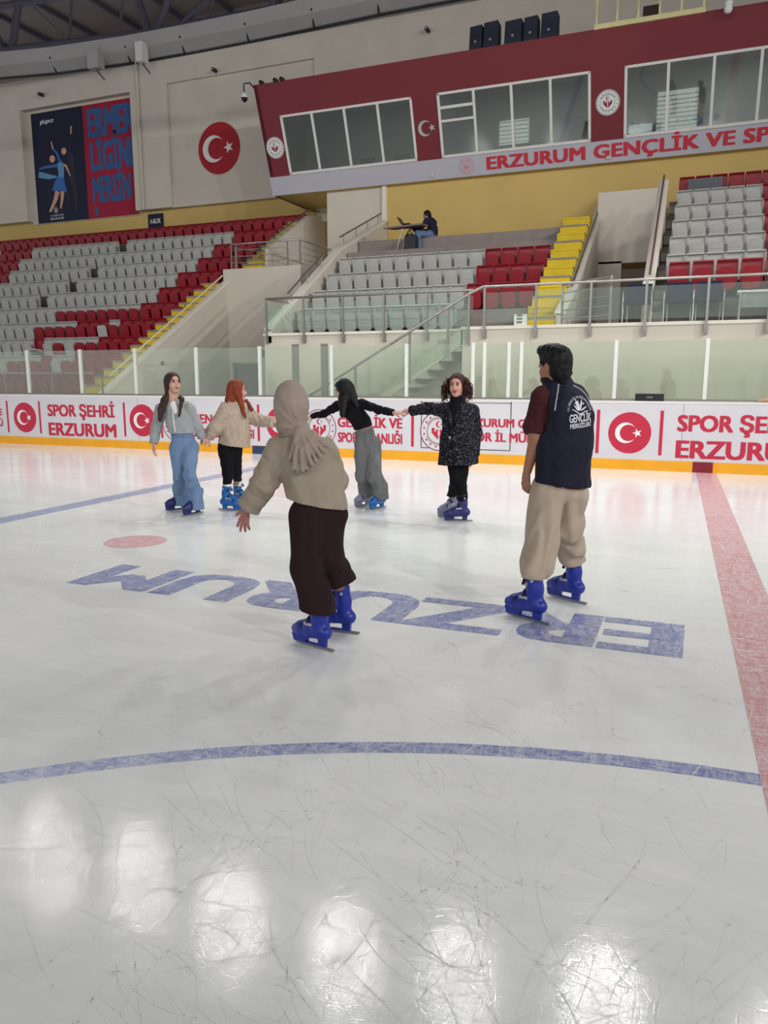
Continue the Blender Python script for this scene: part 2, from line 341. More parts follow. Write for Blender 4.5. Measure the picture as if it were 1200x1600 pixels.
# ------------------------------------------------------------------ rink board: white panels, yellow kick strip, cap, sponsor lettering
XL, XR = -13.5, 12.0
board = thing('rink_board', 'long white rink board with red lettering and yellow kick strip', 'rink board', (0, 0, 0))
part('panel', MB().box(XL, XR, 0, .12, .18, 1.16), BOARDW, board)
part('kick_strip', MB().box(XL, XR, -.012, .12, 0, .18), KICK, board)
part('cap_rail', MB().box(XL, XR, -.015, .15, 1.16, 1.2), WHITEP, board)
part('glass_channel', MB().box(XL, XR, .05, .13, 1.2, 1.235), DSTEEL, board)
part('red_mark', MB().box(5.70, 6.02, -.016, .0, 0, .18), MAROON, board)['label'] = 'dark red block on the kick strip at the red line'
part('blue_mark', MB().box(-3.02, -2.66, -.016, .0, 0, .17), NAVYM, board)['label'] = 'dark blue block on the kick strip'
mb = MB()
for x in (.78, 2.53): mb.box(x-.008, x+.008, -.003, .01, .26, 1.16)
mb.box(.78, 2.53, -.003, .01, .25, .265); mb.box(.78, 2.53, -.003, .01, 1.125, 1.135); part('gate_outline', mb, DARKP, board)
mb = MB()
for x in (-6.0, -11, 5.5, 9.4): mb.box(x-.003, x+.003, -.002, .01, .19, 1.15)
part('panel_joint', mb, GREYT, board)
EXB, EZB = (1, 0, 0), (0, 0, 1)
def bb(x): part('divider_bar', MB().box(x-.028, x+.028, -.003, .0, .27, 1.04), BOARDR, board)
def bflag(x): mb = MB(); flag_disc(mb, (x, 0, .645), EXB, EZB, .36); part('flag_disc', mb, [BOARDR, WHITET], board)
def bemb(x): mb = MB(); emblem(mb, (x, 0, .585), EXB, EZB, .385, 0, 1, 2); part('emblem', mb, [BOARDW, MAROON, BOARDR], board)
def btext(x0, lines):
    for s, z, cap, w in lines: mb = MB(); put_text(mb, s, (x0, 0, z), EXB, EZB, cap, w, .04); part('lettering', mb, BOARDR, board)
for dx in (-14.09, 0):
    bb(5.16+dx); btext(5.43+dx, [('SPOR ŞEHRİ', .70, .265, 1.98), ('ERZURUM', .245, .29, 2.0)]); bb(7.70+dx)
bflag(-9.41); bflag(-5.885); bb(-5.36); bemb(-4.95); btext(-4.53, [('GENÇLİK VE', .62, .19, 1.5), ('SPOR BAKANLIĞI', .32, .19, 1.55)]); bb(-2.86)
bflag(-2.31); bb(-1.78); bemb(-1.5 if False else -1.42); btext(-1.0+.0, [('GENÇLİK VE', .62, .19, 1.38), ('SPOR BAKANLIĞI', .315, .19, 1.38)]); bb(.60)
bemb(1.14); btext(1.66, [('ERZURUM GENÇLİK VE', .69, .15, 2.2), ('SPOR İL MÜDÜRLÜĞÜ', .42, .16, 2.2)]); bb(4.10); bflag(4.64)
btext(-12.2, [('ERZURUM GENÇLİK VE', .69, .15, 2.05), ('SPOR İL MÜDÜRLÜĞÜ', .42, .16, 2.05)]); bb(-9.97)
bflag(8.3); bb(8.85)

# ------------------------------------------------------------------ glass above the board
PX = [-12.5, -10.9, -9.28, -7.65, -6.07, -4.43, -2.84, -1.17, .44, 1.77, 1.99, 2.45, 2.68, 4.34, 5.81, 7.4, 9.0]
WHO = {-9.28: 'at the far left', -7.65: 'before the red seats', -6.07: 'at the foot of the aisle wall', -4.43: 'between the two left skaters',
       -2.84: 'before the dark doorway', -1.17: 'by the stair rail foot', .44: 'left of the curly haired skater', 1.77: 'on the gate, left side',
       1.99: 'behind the curly haired skater', 2.45: 'on the gate, right side', 2.68: 'behind the man in the vest', 4.34: 'right of the man in the vest', 5.81: 'above the red disc on the right'}
for i, x in enumerate(PX):
    o = tag(part('glass_post', MB().box(x-.03, x+.03, .055, .125, 1.2352, 2.24), ALU),
            'white aluminium glass post on the board, '+WHO.get(x, 'beyond the picture edge'), 'post', 'posts of the rink glass')
    if i+1 < len(PX):
        a, b = x+.03, PX[i+1]-.03
        w = 'wide' if b-a > 1 else 'narrow'
        tag(part('rink_glass', MB().box(a, b, .084, .096, 1.236, 2.22), GLASS),
            f'{w} rink glass right of the post '+WHO.get(x, 'beyond the picture edge').replace('on the gate, ', 'of the gate, '), 'glass screen', 'panes of the rink glass')
t = thing('display_box', 'small black display box standing on the white board before the glass, right', 'display box', (4.94, .0, 1.2))
part('housing', MB().box(4.70, 5.17, -.012, .046, 1.2, 1.325), BLACKP, t); part('name_plate', MB().box(4.89, 4.99, -.016, -.012, 1.25, 1.28), GREYT, t)
mb = MB(); mb.tube([(6.62, -.005, 1.225), (6.72, .0, 1.235), (7.4, .02, 1.23)], [.018, .026, .026], 10)
tag(part('tan_rod', mb, TAN), 'skin-toned rounded end lying on top of the white board at the right edge', 'tan_rod')  # plain rod put in for an unidentified skin-toned shape

# ------------------------------------------------------------------ floor behind the board and the concrete stands
struct('floor_walkway', MB().box(-34, 24, .12, 18, -.12, -.002), CONC)
# left stand: eleven tiers
TY = lambda i: 2.7+.8*i
TZ = lambda i: .92+.545*i
LEND = [-9.5, -9.35, -9.15, -9.0, -8.85, -8.75, -8.6, -8.35, -8.25, -7.95, -7.2]
WB = onX(165, 613, -8.95); WT = onX(355, 442, -8.2)           # foot and top of the sloping aisle wall
wall_x = lambda y: WB[0]+(WT[0]-WB[0])*min(max((y-WB[1])/(WT[1]-WB[1]), -.2), 1)
for i in range(11):
    y0, y1 = TY(i)-.52, (TY(i)+.30 if i < 10 else 11.5); xr = lambda y: (wall_x(y)-.1 if i < 7 else -7.1)
    mb = MB(); mb.prism([(-34, y0, TZ(i)-.7), (xr(y0), y0, TZ(i)-.7), (xr(y1), y1, TZ(i)-.7), (-34, y1, TZ(i)-.7)], (0, 0, 0), (0, 0, .88)); struct('stand_tier', mb, CONCD)
struct('stand_front', MB().box(-34, -9.0, 2.02, 2.17, 0, 1.16), CREAM)
# aisle steps beside the sloping wall
mb = MB(); d_ = (WT-WB); ns = 15
for k in range(ns):
    t0, t1 = k/ns, (k+1)/ns; p0, p1 = WB+d_*t0, WB+d_*(t1+.012); z = p1[2]-.06
    for z0, z1, mi, e in ((z-.34, z-.05, 0, 0), (z-.05, z, 1, .02)):
        mb.prism([(p0[0]-.70, p0[1]-e, z0), (p0[0]-.17, p0[1]-e, z0), (p1[0]-.17, p1[1], z0), (p1[0]-.70, p1[1], z0)], (0, 0, 0), (0, 0, z1-z0), mi)
part_o = thing('aisle_stair', 'steep yellow aisle stair beside the left block of seats', 'stair', (WB[0]-.4, WB[1], 0)); part('steps', mb, [STEPY, CONC], part_o)
mb = MB()
for k in range(12):
    y = 7.5+.30*k; z = 4.93+.18*(k+1)
    mb.box(-7.85, -7.15, y, y+.34, z-.30, z-.05, 0); mb.box(-7.87, -7.15, y-.02, y+.34, z-.05, z, 1)
part_o = thing('aisle_stair', 'short upper run of yellow stair above the railed landing', 'stair', (-7.5, 7.5, 4.93)); part('steps', mb, [STEPY, CONC], part_o)
# sloping wall right of that aisle
WX = -8.6
sh = np.array((-.14, 0, 0))
mb = MB(); mb.prism([(WB[0], WB[1]-.5, 0), (WB[0], WB[1]-.5, WB[2]-.25), tuple(WB), tuple(WT), (WT[0], WT[1]+.05, 0)], (0, 0, 0), sh); struct('wall_aisle', mb, CREAM)
mb = MB(); u_ = np.array((0, 0, .05)); mb.prism([WB+(.03, -.3, -.20), WT+(.03, 0, -.02), WT+(.03, 0, .05), WB+(.03, -.3, -.13)], (0, 0, 0), sh-(.06, 0, 0)); struct('wall_aisle_cap', mb, CREAMCAP)
# the landing block with its doorway
LB0, LB1, LBY, LBZ = -8.34, -5.6, WT[1], 4.93
struct('wall_landing', MB().box(LB0, LB1, LBY, 11.7, 2.02, LBZ).box(LB0, -8.05, LBY, 9.6, 0, 2.02).box(-7.15, LB1, LBY, 9.6, 0, 2.02), CREAM)
t = part('door_1', MB().box(-8.05, -7.15, LBY+.12, LBY+.18, 0, 2.0), mat('door_grey', (84, 86, 92), .5)); t['kind'] = 'structure'
part('door_frame', MB().box(-8.09, -8.03, LBY-.02, LBY+.2, 0, 2.06).box(-7.17, -7.11, LBY-.02, LBY+.2, 0, 2.06).box(-8.09, -7.11, LBY-.02, LBY+.2, 2.0, 2.06), DSTEEL, t)
part('door_handle', MB().tube([(-7.28, LBY+.1, 1.05), (-7.28, LBY+.05, 1.05), (-7.40, LBY+.05, 1.05)], .012), STEEL, t)
t = thing('wall_sign', 'small dark exit sign above the grey doorway', 'sign', tuple(onY(408, 552, LBY-.03)))
c = onY(408, 552, LBY); part('plate', MB().box(c[0]-.12, c[0]+.12, LBY-.03, LBY, c[2]-.11, c[2]+.11), DARKP, t)
part('pictogram', MB().box(c[0]-.07, c[0]-.01, LBY-.034, LBY-.03, c[2]-.05, c[2]+.05).box(c[0]+.02, c[0]+.08, LBY-.034, LBY-.03, c[2]-.02, c[2]+.06), GREYT, t)
c = onX(256, 568, -8.6); wx = wall_x(c[1]); c = onX(256, 568, wx); t = tag(part('wall_plate', MB().box(wx-.02, wx+.04, c[1]-.16, c[1]+.16, c[2]-.05, c[2]+.06), NAVYM), 'small blue plate on the sloping aisle wall', 'sign')
# parapet of the upper stair, in line with the landing's right side
UX = -7.0
UY = [onX(420, 387, UX), onX(482, 337, UX)]
struct('wall_upper_aisle', MB().yz([(UY[0][1]-.03, LBZ), (UY[0][1], UY[0][2]), (UY[1][1], UY[1][2]), (11.7, UY[1][2]+.25), (11.7, LBZ)], UX-.14, UX), CREAM)
# middle stand
MY = lambda i: 3.1+.8*i
MZ = lambda i: 2.62+.505*i
MX0, MX1 = -3.62, 2.2
TERR = 2.6
struct('wall_terrace', MB().box(-3.85, 1.25, 2.0, 2.35, 0, 2.56).box(1.25, 14, 1.1, 2.35, 0, TERR-.06), CREAM)
struct('terrace_ledge', MB().box(-3.87, 1.25, 1.97, 2.4, 2.56, 2.62).box(1.22, 14, 1.07, 2.4, TERR-.06, TERR), CREAMCAP)
struct('floor_terrace', MB().box(-3.85, 14, 2.3, 4.2, 2.3, 2.6), CONC)
for i in range(4):
    struct('stand_tier', MB().box(MX0, MX1, MY(i)-.5 if i else 2.4, MY(i)+.32, MZ(i)-.8, MZ(i) if i else 2.6), CONC)
struct('stand_tier', MB().box(MX0, MX1, 6.2, 7.1, 4.2, 5.02), CONC)
struct('stand_tier', MB().box(MX0, MX1, 7.0, 9.3, 4.6, 5.44), CONC)
# yellow stair right of the middle block
mb = MB()
for k in range(12):
    y = 2.42+.40*k; z = 2.6+.2525*(k+1)
    mb.box(MX1, 2.86, y, y+.45, z-.34, z-.045 if k % 2 == 0 else z-.03, 0); mb.box(MX1, 2.86, y-.015, y+.45, z-.045, z, 1 if k % 2 == 0 else 0)
t = thing('aisle_stair', 'yellow stair climbing at the right end of the middle block', 'stair', (2.5, 2.4, 2.6)); part('steps', mb, [STEPY, CONC], t)
# left parapet of the middle block
def parapet(name, X, pts, foot, th=.16, capw=.22, cap=True, cm=CREAM):
    poly = [(pts[0][0], foot)]+list(pts)+[(pts[-1][0], foot)]
    struct(name, MB().yz(poly, X-th, X), cm)
    if cap:
        mb = MB()
        for (y0, z0), (y1, z1) in zip(pts[:-1], pts[1:]): mb.yz([(y0, z0-.02), (y1, z1-.02), (y1, z1+.05), (y0, z0+.05)], X-th-.03, X+.03)
        struct(name+'_cap', mb, CREAMCAP)
parapet('wall_middle_left', -3.66, [(2.0, 2.70), (5.84, 5.05), (9.27, 6.42)], 2.4)
VL = [onX(893, 455, 2.95), onX(945, 308, 2.95)]
VX = 2.95
parapet('wall_tunnel_left', VX+.08, [(2.4, 2.9), (VL[0][1], VL[0][2]), (VL[1][1], VL[1][2])], 2.4)
VR = [onX(1013, 440, 4.62), onX(1036, 285, 4.62)]
parapet('wall_tunnel_right', 4.72, [(2.3, 3.25), (VR[0][1], VR[0][2]), (VR[1][1], VR[1][2])], 2.5)
TB = 7.6
struct('wall_tunnel_back', MB().box(VX, 4.65, TB, TB+.2, 4.55, onY(985, 297, TB)[2]).box(VX, 3.62, TB, TB+.2, 2.5, 4.6), CREAM)
t = part('door_2', MB().box(3.62, 4.65, TB+.1, TB+.16, 2.5, 4.4), mat('door_brown', (112, 96, 84), .6)); t['kind'] = 'structure'
struct('floor_tunnel', MB().box(VX, 4.7, 2.3, TB+.2, 2.4, 2.6), CONC)
# right stand
RY = lambda i: 2.75+.8*i
RZ = lambda i: 2.98+.48*i
for i in range(7): struct('stand_tier', MB().box(4.74, 14, RY(i)-.52, RY(i)+.32 if i < 6 else 9.3, RZ(i)-.75, RZ(i)+(.1 if i == 0 else 0)), CONCD)
for i in range(7):
    for k in (0, 1): struct('stair_tread', MB().box(4.74, 4.98, RY(i)-.62+.3*k, RY(i)+.1, RZ(i)-.3, RZ(i)-.12+.12*k), CONC) if k == 0 else None

# ------------------------------------------------------------------ back walls
# yellow wall behind the middle and right stands, cream length at its left end
struct('wall_back', MB().box(-3.75, 16, 9.3, 9.5, 2.5, 7.5), YELLOWW)
struct('wall_back_cream', MB().box(-5.75, -3.98, 9.3, 9.5, 2.5, 7.46).box(-3.98, -3.75, 9.3, 9.5, 2.5, 7.46), CREAM)
struct('trim_1', MB().box(-3.80, -3.66, 9.2, 9.32, 6.3, 7.44), CREAMCAP)
# left: yellow band under the cream wall with its recesses
struct('wall_left_yellow', MB().box(-34, -5.6, 11.75, 11.95, 5.5, 8.6), YELLOWW)
PXL, PXR, PZ0, PZ1 = -20.6, -15.05, 7.9, 12.28
mb = MB().box(-34, PXL-.0, 11.4, 11.75, 8.0, 13.4).box(PXL, PXR, 11.4, 11.75, PZ1, 13.4).box(PXR, -13.35, 11.4, 11.75, 8.0, 13.4)
mb.box(-13.35, -7.2, 11.4, 11.75, 12.35, 13.4).box(-13.35, -7.2, 11.52, 11.75, 8.0, 12.36).box(-7.2, 16, 11.4, 11.75, 7, 13.4)
mb.box(PXL, PXR, 11.68, 11.75, PZ0, PZ1)
struct('wall_left', mb, CREAM)
pp = onY(222, 200, 11.36)
mb = MB().tube([(-14.62, 11.33, 8.0), (-14.62, 11.33, 13.3)], .05, 8); tag(part('drain_pipe', mb, CREAM), 'cream drain pipe running up the wall right of the poster', 'pipe')

# ------------------------------------------------------------------ poster
ps = thing('poster', 'large poster of two figure skaters with blue words on crimson', 'poster', (PXL, 11.66, PZ0))
W_ = PXR-PXL; H_ = PZ1-PZ0; PY = 11.66; o = np.array((PXL+.30, PY, PZ0+.02)); ew = W_-.34; eh = H_-.12
part('navy_half', MB().box(o[0], o[0]+ew*.515, PY, PY+.015, o[2], o[2]+eh), NAVY, ps)
part('crimson_half', MB().box(o[0]+ew*.515, o[0]+ew, PY, PY+.015, o[2], o[2]+eh), CRIM, ps)
def pt(u, v): return (o[0]+u*ew, PY, o[2]+v*eh)
for s, u, v, cap, w in (('ERMER', .565, .72, 1.0, 2.2), ('LİGİNE', .575, .43, 1.0, 2.2), ('MERSİN', .575, .145, .92, 1.85)):
    mb = MB(); put_text(mb, s, pt(u, v), EXB, EZB, cap, w, .06); part('word', mb, PBLUE, ps)
part('tail_stroke', MB().box(pt(.58, .03)[0], pt(.61, .03)[0], PY-.006, PY, pt(0, .02)[2], pt(0, .10)[2]), PBLUE, ps)
mb = MB(); put_text(mb, 'gsb.gov.tr', pt(.09, .90), EXB, EZB, .16, .72, .02); part('web_address', mb, WHITET, ps)
mb = MB(); put_text(mb, 'T.C. GENÇLİK VE SPOR', pt(.13, .055), EXB, EZB, .06, .7, .01); put_text(mb, 'BAKANLIĞI', pt(.13, .025), EXB, EZB, .07, .7, .01)
emblem(mb, pt(.19, .11), EXB, EZB, .12, None, 0, 0); part('caption', mb, WHITET, ps)
SK = mat('print_skin', (206, 160, 140), .6); PB2 = mat('print_blue', (52, 104, 178), .6); PTE = mat('print_teal', (96, 150, 190), .6); PDK = mat('print_dark', (34, 34, 52), .6)
def limb(mb, pts, ws, mi, lift=.004):
    L_, R_ = [], []
    for i, (x, y) in enumerate(pts):
        a = np.array(pts[max(i-1, 0)]); b = np.array(pts[min(i+1, len(pts)-1)]); d = (b-a)/np.linalg.norm(b-a); n = np.array((-d[1], d[0]))*ws[i]
        L_.append((x+n[0], y+n[1])); R_.append((x-n[0], y-n[1]))
    mb.flat([(p[0], p[1]) for p in (R_+L_[::-1])], (o[0], PY, o[2]), EXB, EZB, lift, mi)
mb = MB(); S_ = ew
def L2(*a): return [(x*ew, y*eh) for x, y in a]
limb(mb, L2((.30, .09), (.33, .22), (.31, .30)), (.03, .06, .05), 3, .006)              # dark standing partner
limb(mb, L2((.40, .09), (.40, .25), (.37, .42), (.38, .56), (.36, .60)), (.05, .10, .16, .17, .10), 3, .005)
limb(mb, L2((.36, .57), (.385, .70), (.392, .78)), (.035, .03, .02), 3, .007); limb(mb, L2((.392, .77), (.398, .84)), (.03, .04), 0, .008)
limb(mb, L2((.27, .52), (.32, .50), (.36, .40)), (.05, .05, .02), 0, .009)
mb.flat(disc(.13, 20, (.31*ew, .63*eh)), (o[0], PY, o[2]), EXB, EZB, .008, 0)
limb(mb, L2((.13, .10), (.19, .20), (.22, .28)), (.05, .09, .12), 0, .010); limb(mb, L2((.24, .12), (.26, .20), (.27, .28)), (.04, .07, .10), 0, .010)
limb(mb, L2((.24, .28), (.25, .36), (.27, .42)), (.40, .26, .14), 1, .012)                # blue skirt
limb(mb, L2((.27, .40), (.27, .50), (.26, .54)), (.13, .17, .10), 2, .014)                # bodice
limb(mb, L2((.05, .50), (.12, .51), (.24, .51)), (.03, .05, .06), 1, .015); limb(mb, L2((.04, .45), (.14, .42), (.22, .41)), (.12, .10, .04), 2, .011)
limb(mb, L2((.27, .53), (.24, .62), (.20, .67)), (.06, .05, .03), 1, .015); limb(mb, L2((.205, .66), (.19, .73)), (.035, .03), 0, .016)
mb.flat(disc(.14, 20, (.19*ew, .575*eh)), (o[0], PY, o[2]), EXB, EZB, .016, 0)
part('skating_pair', mb, [SK, PB2, PTE, PDK], ps)
# round flag on the cream wall
fl = thing('flag_roundel', 'large round red flag with white crescent on the cream wall', 'flag', (-11.2, 11.5, 9.9))
fo = np.array((-11.22, 11.515, 9.9)); mb = MB(); mb.flat(disc(.90, 56), fo, EXB, EZB, .012); part('red_disc', mb, mat('flag_red', (166, 24, 40), .6, var=.14, scale=3, stretch=(3, 1, .6)), fl)
mb = MB(); mb.flat(crescent(.47, .37, .13), fo+np.array((-.23, 0, 0)), EXB, EZB, .018); part('crescent', mb, WHITET, fl)
mb = MB(); mb.flat(star(.22, (.42, 0)), fo, EXB, EZB, .018); part('star', mb, WHITET, fl)
# block sign
c0 = onY(231, 335, 11.7); c1 = onY(255, 356, 11.7)
t = thing('block_sign', 'dark navy block sign on the yellow band below the drain pipe', 'sign', tuple(c0))
part('plate', MB().box(c0[0], c1[0], 11.70, 11.75, c1[2], c0[2]), NAVY, t)
mb = MB(); put_text(mb, 'A-BLOK', (c0[0]+.1, 11.70, (c0[2]+c1[2])/2-.08), EXB, EZB, .17, c1[0]-c0[0]-.2, .02); part('lettering', mb, WHITET, t)

# ------------------------------------------------------------------ leaning press box
KL = .37; FY0, FZ0 = 9.1, 7.45
def fac(x, z, d=0):                                        # a point on the leaning front; d metres out from it
    n = 1/math.hypot(1, KL); return np.array((x, FY0-KL*(z-FZ0)-d*n, z-d*KL*n))
def facbox(mb, x0, x1, z0, z1, d0, d1, mi=0):
    P = [fac(x, z, d) for d in (d0, d1) for z in (z0, z1) for x in (x0, x1)]
    return mb.add(P, [(0, 1, 3, 2), (4, 6, 7, 5), (0, 4, 5, 1), (2, 3, 7, 6), (0, 2, 6, 4), (1, 5, 7, 3)], mi)
FX0, FX1, FZ1, WZ0, WZ1 = -7.58, 15.0, 10.44, 8.0, 9.58
GR = [(-6.85, -2.52), (-1.76, 2.52), (3.38, 8.78), (9.7, 14)]
mb = MB(); facbox(mb, FX0, FX1, FZ0, WZ0, -.12, 0); facbox(mb, FX0, FX1, WZ1, FZ1, -.12, 0)
xs = [FX0]+[v for g in GR for v in g]+[FX1]
for a, b in zip(xs[::2], xs[1::2]): facbox(mb, a, b, WZ0, WZ1, -.12, 0)
mb.box(FX0, FX1, 8.1, 11.4, FZ1-.12, FZ1); mb.yz([(FY0, FZ0), (fac(0, FZ1)[1], FZ1), (11.4, FZ1), (11.4, FZ0)], FX0, FX0+.12)
struct('wall_press_box', mb, REDW)
struct('floor_press_box', MB().box(FX0+.12, FX1, 9.12, 11.76, 7.44, 7.5), YELLOWW)
ROOM = mat('room_wall', (190, 188, 186), .8)
mb = MB(); mb.box(FX0+.12, FX1, 11.2, 11.38, 7.5, FZ1-.12)
for x in (-2.1, 3.0): mb.box(x-.06, x+.06, 9.0, 11.3, 7.5, FZ1-.14)
struct('wall_press_room', mb, ROOM)
for gi, (a, b) in enumerate(GR):
    n = 4 if gi < 2 else 5; xs = np.linspace(a, b, n+1)
    w = struct('window_%d' % (gi+1), facbox(facbox(facbox(facbox(MB(), a, b, WZ0-.02, WZ0+.05, -.05, .03), a, b, WZ1-.06, WZ1, -.05, .03), a, a+.07, WZ0, WZ1, -.05, .03), b-.07, b, WZ0, WZ1, -.05, .03), WHITEP)
    for x in xs[1:-1]: part('mullion', facbox(MB(), x-.035, x+.035, WZ0, WZ1, -.05, .028), WHITEP, w)
    for x0, x1 in zip(xs[:-1], xs[1:]): part('pane', facbox(MB(), x0+.03, x1-.03, WZ0+.04, WZ1-.05, -.02, -.012), WGLASS, w)
    if gi == 1:
        part('transom', facbox(facbox(MB(), a, xs[1], 9.18, 9.25, -.05, .028), a, xs[1], 8.86, 8.92, -.05, .02), WHITEP, w)
    ld = bpy.data.lights.new('room_lamp', 'AREA'); ld.size = 2.5; ld.size_y = .5; ld.shape = 'RECTANGLE'; ld.energy = (5, 8, 14, 9)[gi]; lo = bpy.data.objects.new('room_lamp', ld); COL.objects.link(lo)
    lo.location = ((a+b)/2, 10.2, 10.24)
    t = thing('ceiling_light', ['white strip light in the left press room', 'white strip light in the middle press room', 'white strip light in the right press room', 'white strip light in the last press room'][gi], 'ceiling light', ((a+b)/2, 10.2, 10.3))
    part('body', MB().box((a+b)/2-1.2, (a+b)/2+1.2, 10.1, 10.3, 10.26, 10.32), WHITEP, t)
# things seen through the press box windows
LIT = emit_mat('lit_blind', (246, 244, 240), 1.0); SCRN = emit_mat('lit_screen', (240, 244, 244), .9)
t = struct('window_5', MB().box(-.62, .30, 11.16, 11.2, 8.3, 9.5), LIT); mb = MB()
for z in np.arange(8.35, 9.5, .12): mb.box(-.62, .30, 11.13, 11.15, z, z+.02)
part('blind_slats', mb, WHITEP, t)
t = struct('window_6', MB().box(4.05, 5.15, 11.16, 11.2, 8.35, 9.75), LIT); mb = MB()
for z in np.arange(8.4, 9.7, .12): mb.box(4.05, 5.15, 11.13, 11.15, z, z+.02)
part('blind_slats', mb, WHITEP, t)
c = onY(1001, 192, 9.35); t = thing('monitor', 'bright screen on the sill inside the right press room window', 'monitor', (c[0], 9.35, 7.5))
part('housing', MB().box(c[0]-.34, c[0]+.34, 9.35, 9.40, 8.03, 8.45).box(c[0]-.05, c[0]+.05, 9.36, 9.44, 7.5, 8.05), WHITEP, t); part('screen', MB().box(c[0]-.30, c[0]+.30, 9.345, 9.352, 8.07, 8.41), SCRN, t)
for nm, lab, x0, x1, z1 in (('counter', 'pale counter inside the middle press room', -.6, .55, 8.5), ('cabinet', 'pale cabinet inside the middle press room, right end', 1.55, 2.3, 9.1), ('counter', 'low pale desk inside the middle press room', .72, 1.45, 8.55)):
    t = thing(nm, lab, nm, (x0, 10.2, 7.5)); part('body', MB().box(x0, x1, 10.2, 10.7, 7.5, z1-.05), ROOM, t); part('top', MB().box(x0-.03, x1+.03, 10.15, 10.72, z1-.05, z1), WHITEP, t)
for x, lab in ((-4.6, 'dark chairback inside the left press room, left one'), (-3.4, 'dark chairback inside the left press room, right one')):
    t = thing('office_chair', lab, 'chair', (x, 9.9, 7.5)); part('backrest', MB().box(x-.25, x+.25, 9.9, 9.96, 8.0, 8.5), BLACKP, t); part('seat', MB().box(x-.25, x+.25, 9.9, 10.35, 7.92, 8.0), BLACKP, t)
    part('leg', MB().tube([(x, 10.12, 7.5), (x, 10.12, 7.95)], .04), DSTEEL, t)
# banner under the windows, emblems and crescent between them
bn = thing('banner', 'long grey banner with red raised letters under the press windows', 'banner', (0, 9.1, 7.45))
part('strip', facbox(MB(), FX0-.02, FX1, FZ0-.0, WZ0-.03, .004, .03), GREYB, bn)
EZF = fac(0, 1)-fac(0, 0); EZF = EZF/np.linalg.norm(EZF)
V, F = letters('ERZURUM', .03, 1.05); sc_ = 2.79/V[:, 0].max()
mb = MB(); V, F = letters('ERZURUM GENÇLİK VE SPOR İL MÜDÜRLÜĞÜ', .03, 1.05); put_text(mb, 'ERZURUM GENÇLİK VE SPOR İL MÜDÜRLÜĞÜ', fac(-.4, 7.58, .03), EXB, EZF, .325, V[:, 0].max()*sc_*.985, .045, .012, 0, 1.05); part('lettering', mb, REDT, bn)
mb = MB(); emblem(mb, fac(-1.03, 7.71, .03), EXB, EZF, .235, None, 0, 0); part('emblem', mb, PINK, bn)
for x, z, lab in ((-7.21, 8.76, 'round white emblem on the crimson wall left of the first window'), (2.96, 8.83, 'round white emblem on the crimson wall between middle and right windows')):
    t = thing('emblem_plate', lab, 'emblem', tuple(fac(x, z))); mb = MB(); mb.flat(disc(.31, 40), fac(x, z), EXB, EZF, .02); part('plate', mb, WHITET, t)
    mb = MB(); emblem(mb, fac(x, z, .02), EXB, EZF, .30, None, 0, 1); part('print', mb, [GREYT, MAROON], t)
t = thing('crescent_star', 'silver crescent and star on the crimson wall', 'emblem', tuple(fac(-2.15, 8.77)))
mb = MB(); mb.flat(crescent(.21, .165, .06), fac(-2.2, 8.77), EXB, EZF, .03); part('crescent', mb, SILVER, t)
mb = MB(); mb.flat(star(.11, (.22, 0)), fac(-2.2, 8.77), EXB, EZF, .03); part('star', mb, SILVER, t)
# loudspeakers on the press box roof
for i, (px0, px1, py) in enumerate([(733, 753, 38), (755, 778, 31), (788, 815, 28), (818, 840, 23), (845, 871, 16)]):
    a = onY(px0, py, 8.45); b = onY(px1, py, 8.45); z1 = b[2]; t = thing('loudspeaker', ['leftmost dark loudspeaker on the press box roof', 'second dark loudspeaker from the left on the press box roof',
        'middle dark loudspeaker of the five on the press box roof', 'fourth dark loudspeaker from the left on the press box roof', 'rightmost dark loudspeaker on the press box roof, beside the railing'][i], 'loudspeaker', (a[0], 8.5, FZ1), 'loudspeakers on the press box roof')
    part('cabinet', MB().prism([(a[0], 8.45, FZ1), (b[0], 8.45, FZ1), (b[0], 8.45, z1), (a[0]+.03, 8.45, z1-.02)], (0, 0, 0), (0, .4, 0)), mat('speaker_navy', (36, 42, 58), .7), t)
    part('badge', MB().box((a[0]+b[0])/2-.03, (a[0]+b[0])/2+.03, 8.44, 8.45, FZ1+.34, FZ1+.40), SILVER, t)
# pale railing and small lamp at the top right
RA = onY(932, 37, 8.0); RB = onY(1100, 8, 8.0)
t = thing('roof_railing', 'pale yellow railing on the press box roof at the top right', 'railing', (RA[0], 8.0, FZ1))
PALE = mat('pale_yellow', (212, 202, 150), .6)
part('base_beam', MB().box(RA[0]-.05, RB[0]+.05, 7.96, 8.06, FZ1-.02, FZ1+.10), PALE, t)
for x in np.linspace(RA[0], RB[0], 6): part('post', MB().box(x-.025, x+.025, 7.99, 8.03, FZ1+.1, FZ1+1.1), PALE, t)
part('handrail', MB().box(RA[0]-.05, RB[0]+.05, 7.98, 8.04, FZ1+1.08, FZ1+1.14), PALE, t)
c = onY(1018, 8, 8.6); t = thing('equipment_case', 'dark brown case behind the pale roof railing', 'case', (c[0], 8.6, FZ1)); part('body', MB().yz([(8.5, FZ1), (8.9, FZ1), (8.85, FZ1+.6), (8.6, FZ1+.6)], c[0]-.2, c[0]+.2), mat('case_brown', (74, 52, 54), .7), t)
c = onY(1138, 12, 7.7); t = thing('dome_lamp', 'small white dome lamp above the crimson wall, top right', 'lamp', tuple(c)); part('dome', MB().lathe([(.0, -.13), (.07, -.11), (.1, -.04), (.08, .05), (.1, .06), (.1, .14), (0, .15)], c), WHITEP, t)
part('arm', MB().tube([c+np.array((0, 0, .14)), c+np.array((0, .1, .5)), c+np.array((0, .5, .6))], .02), DSTEEL, t)
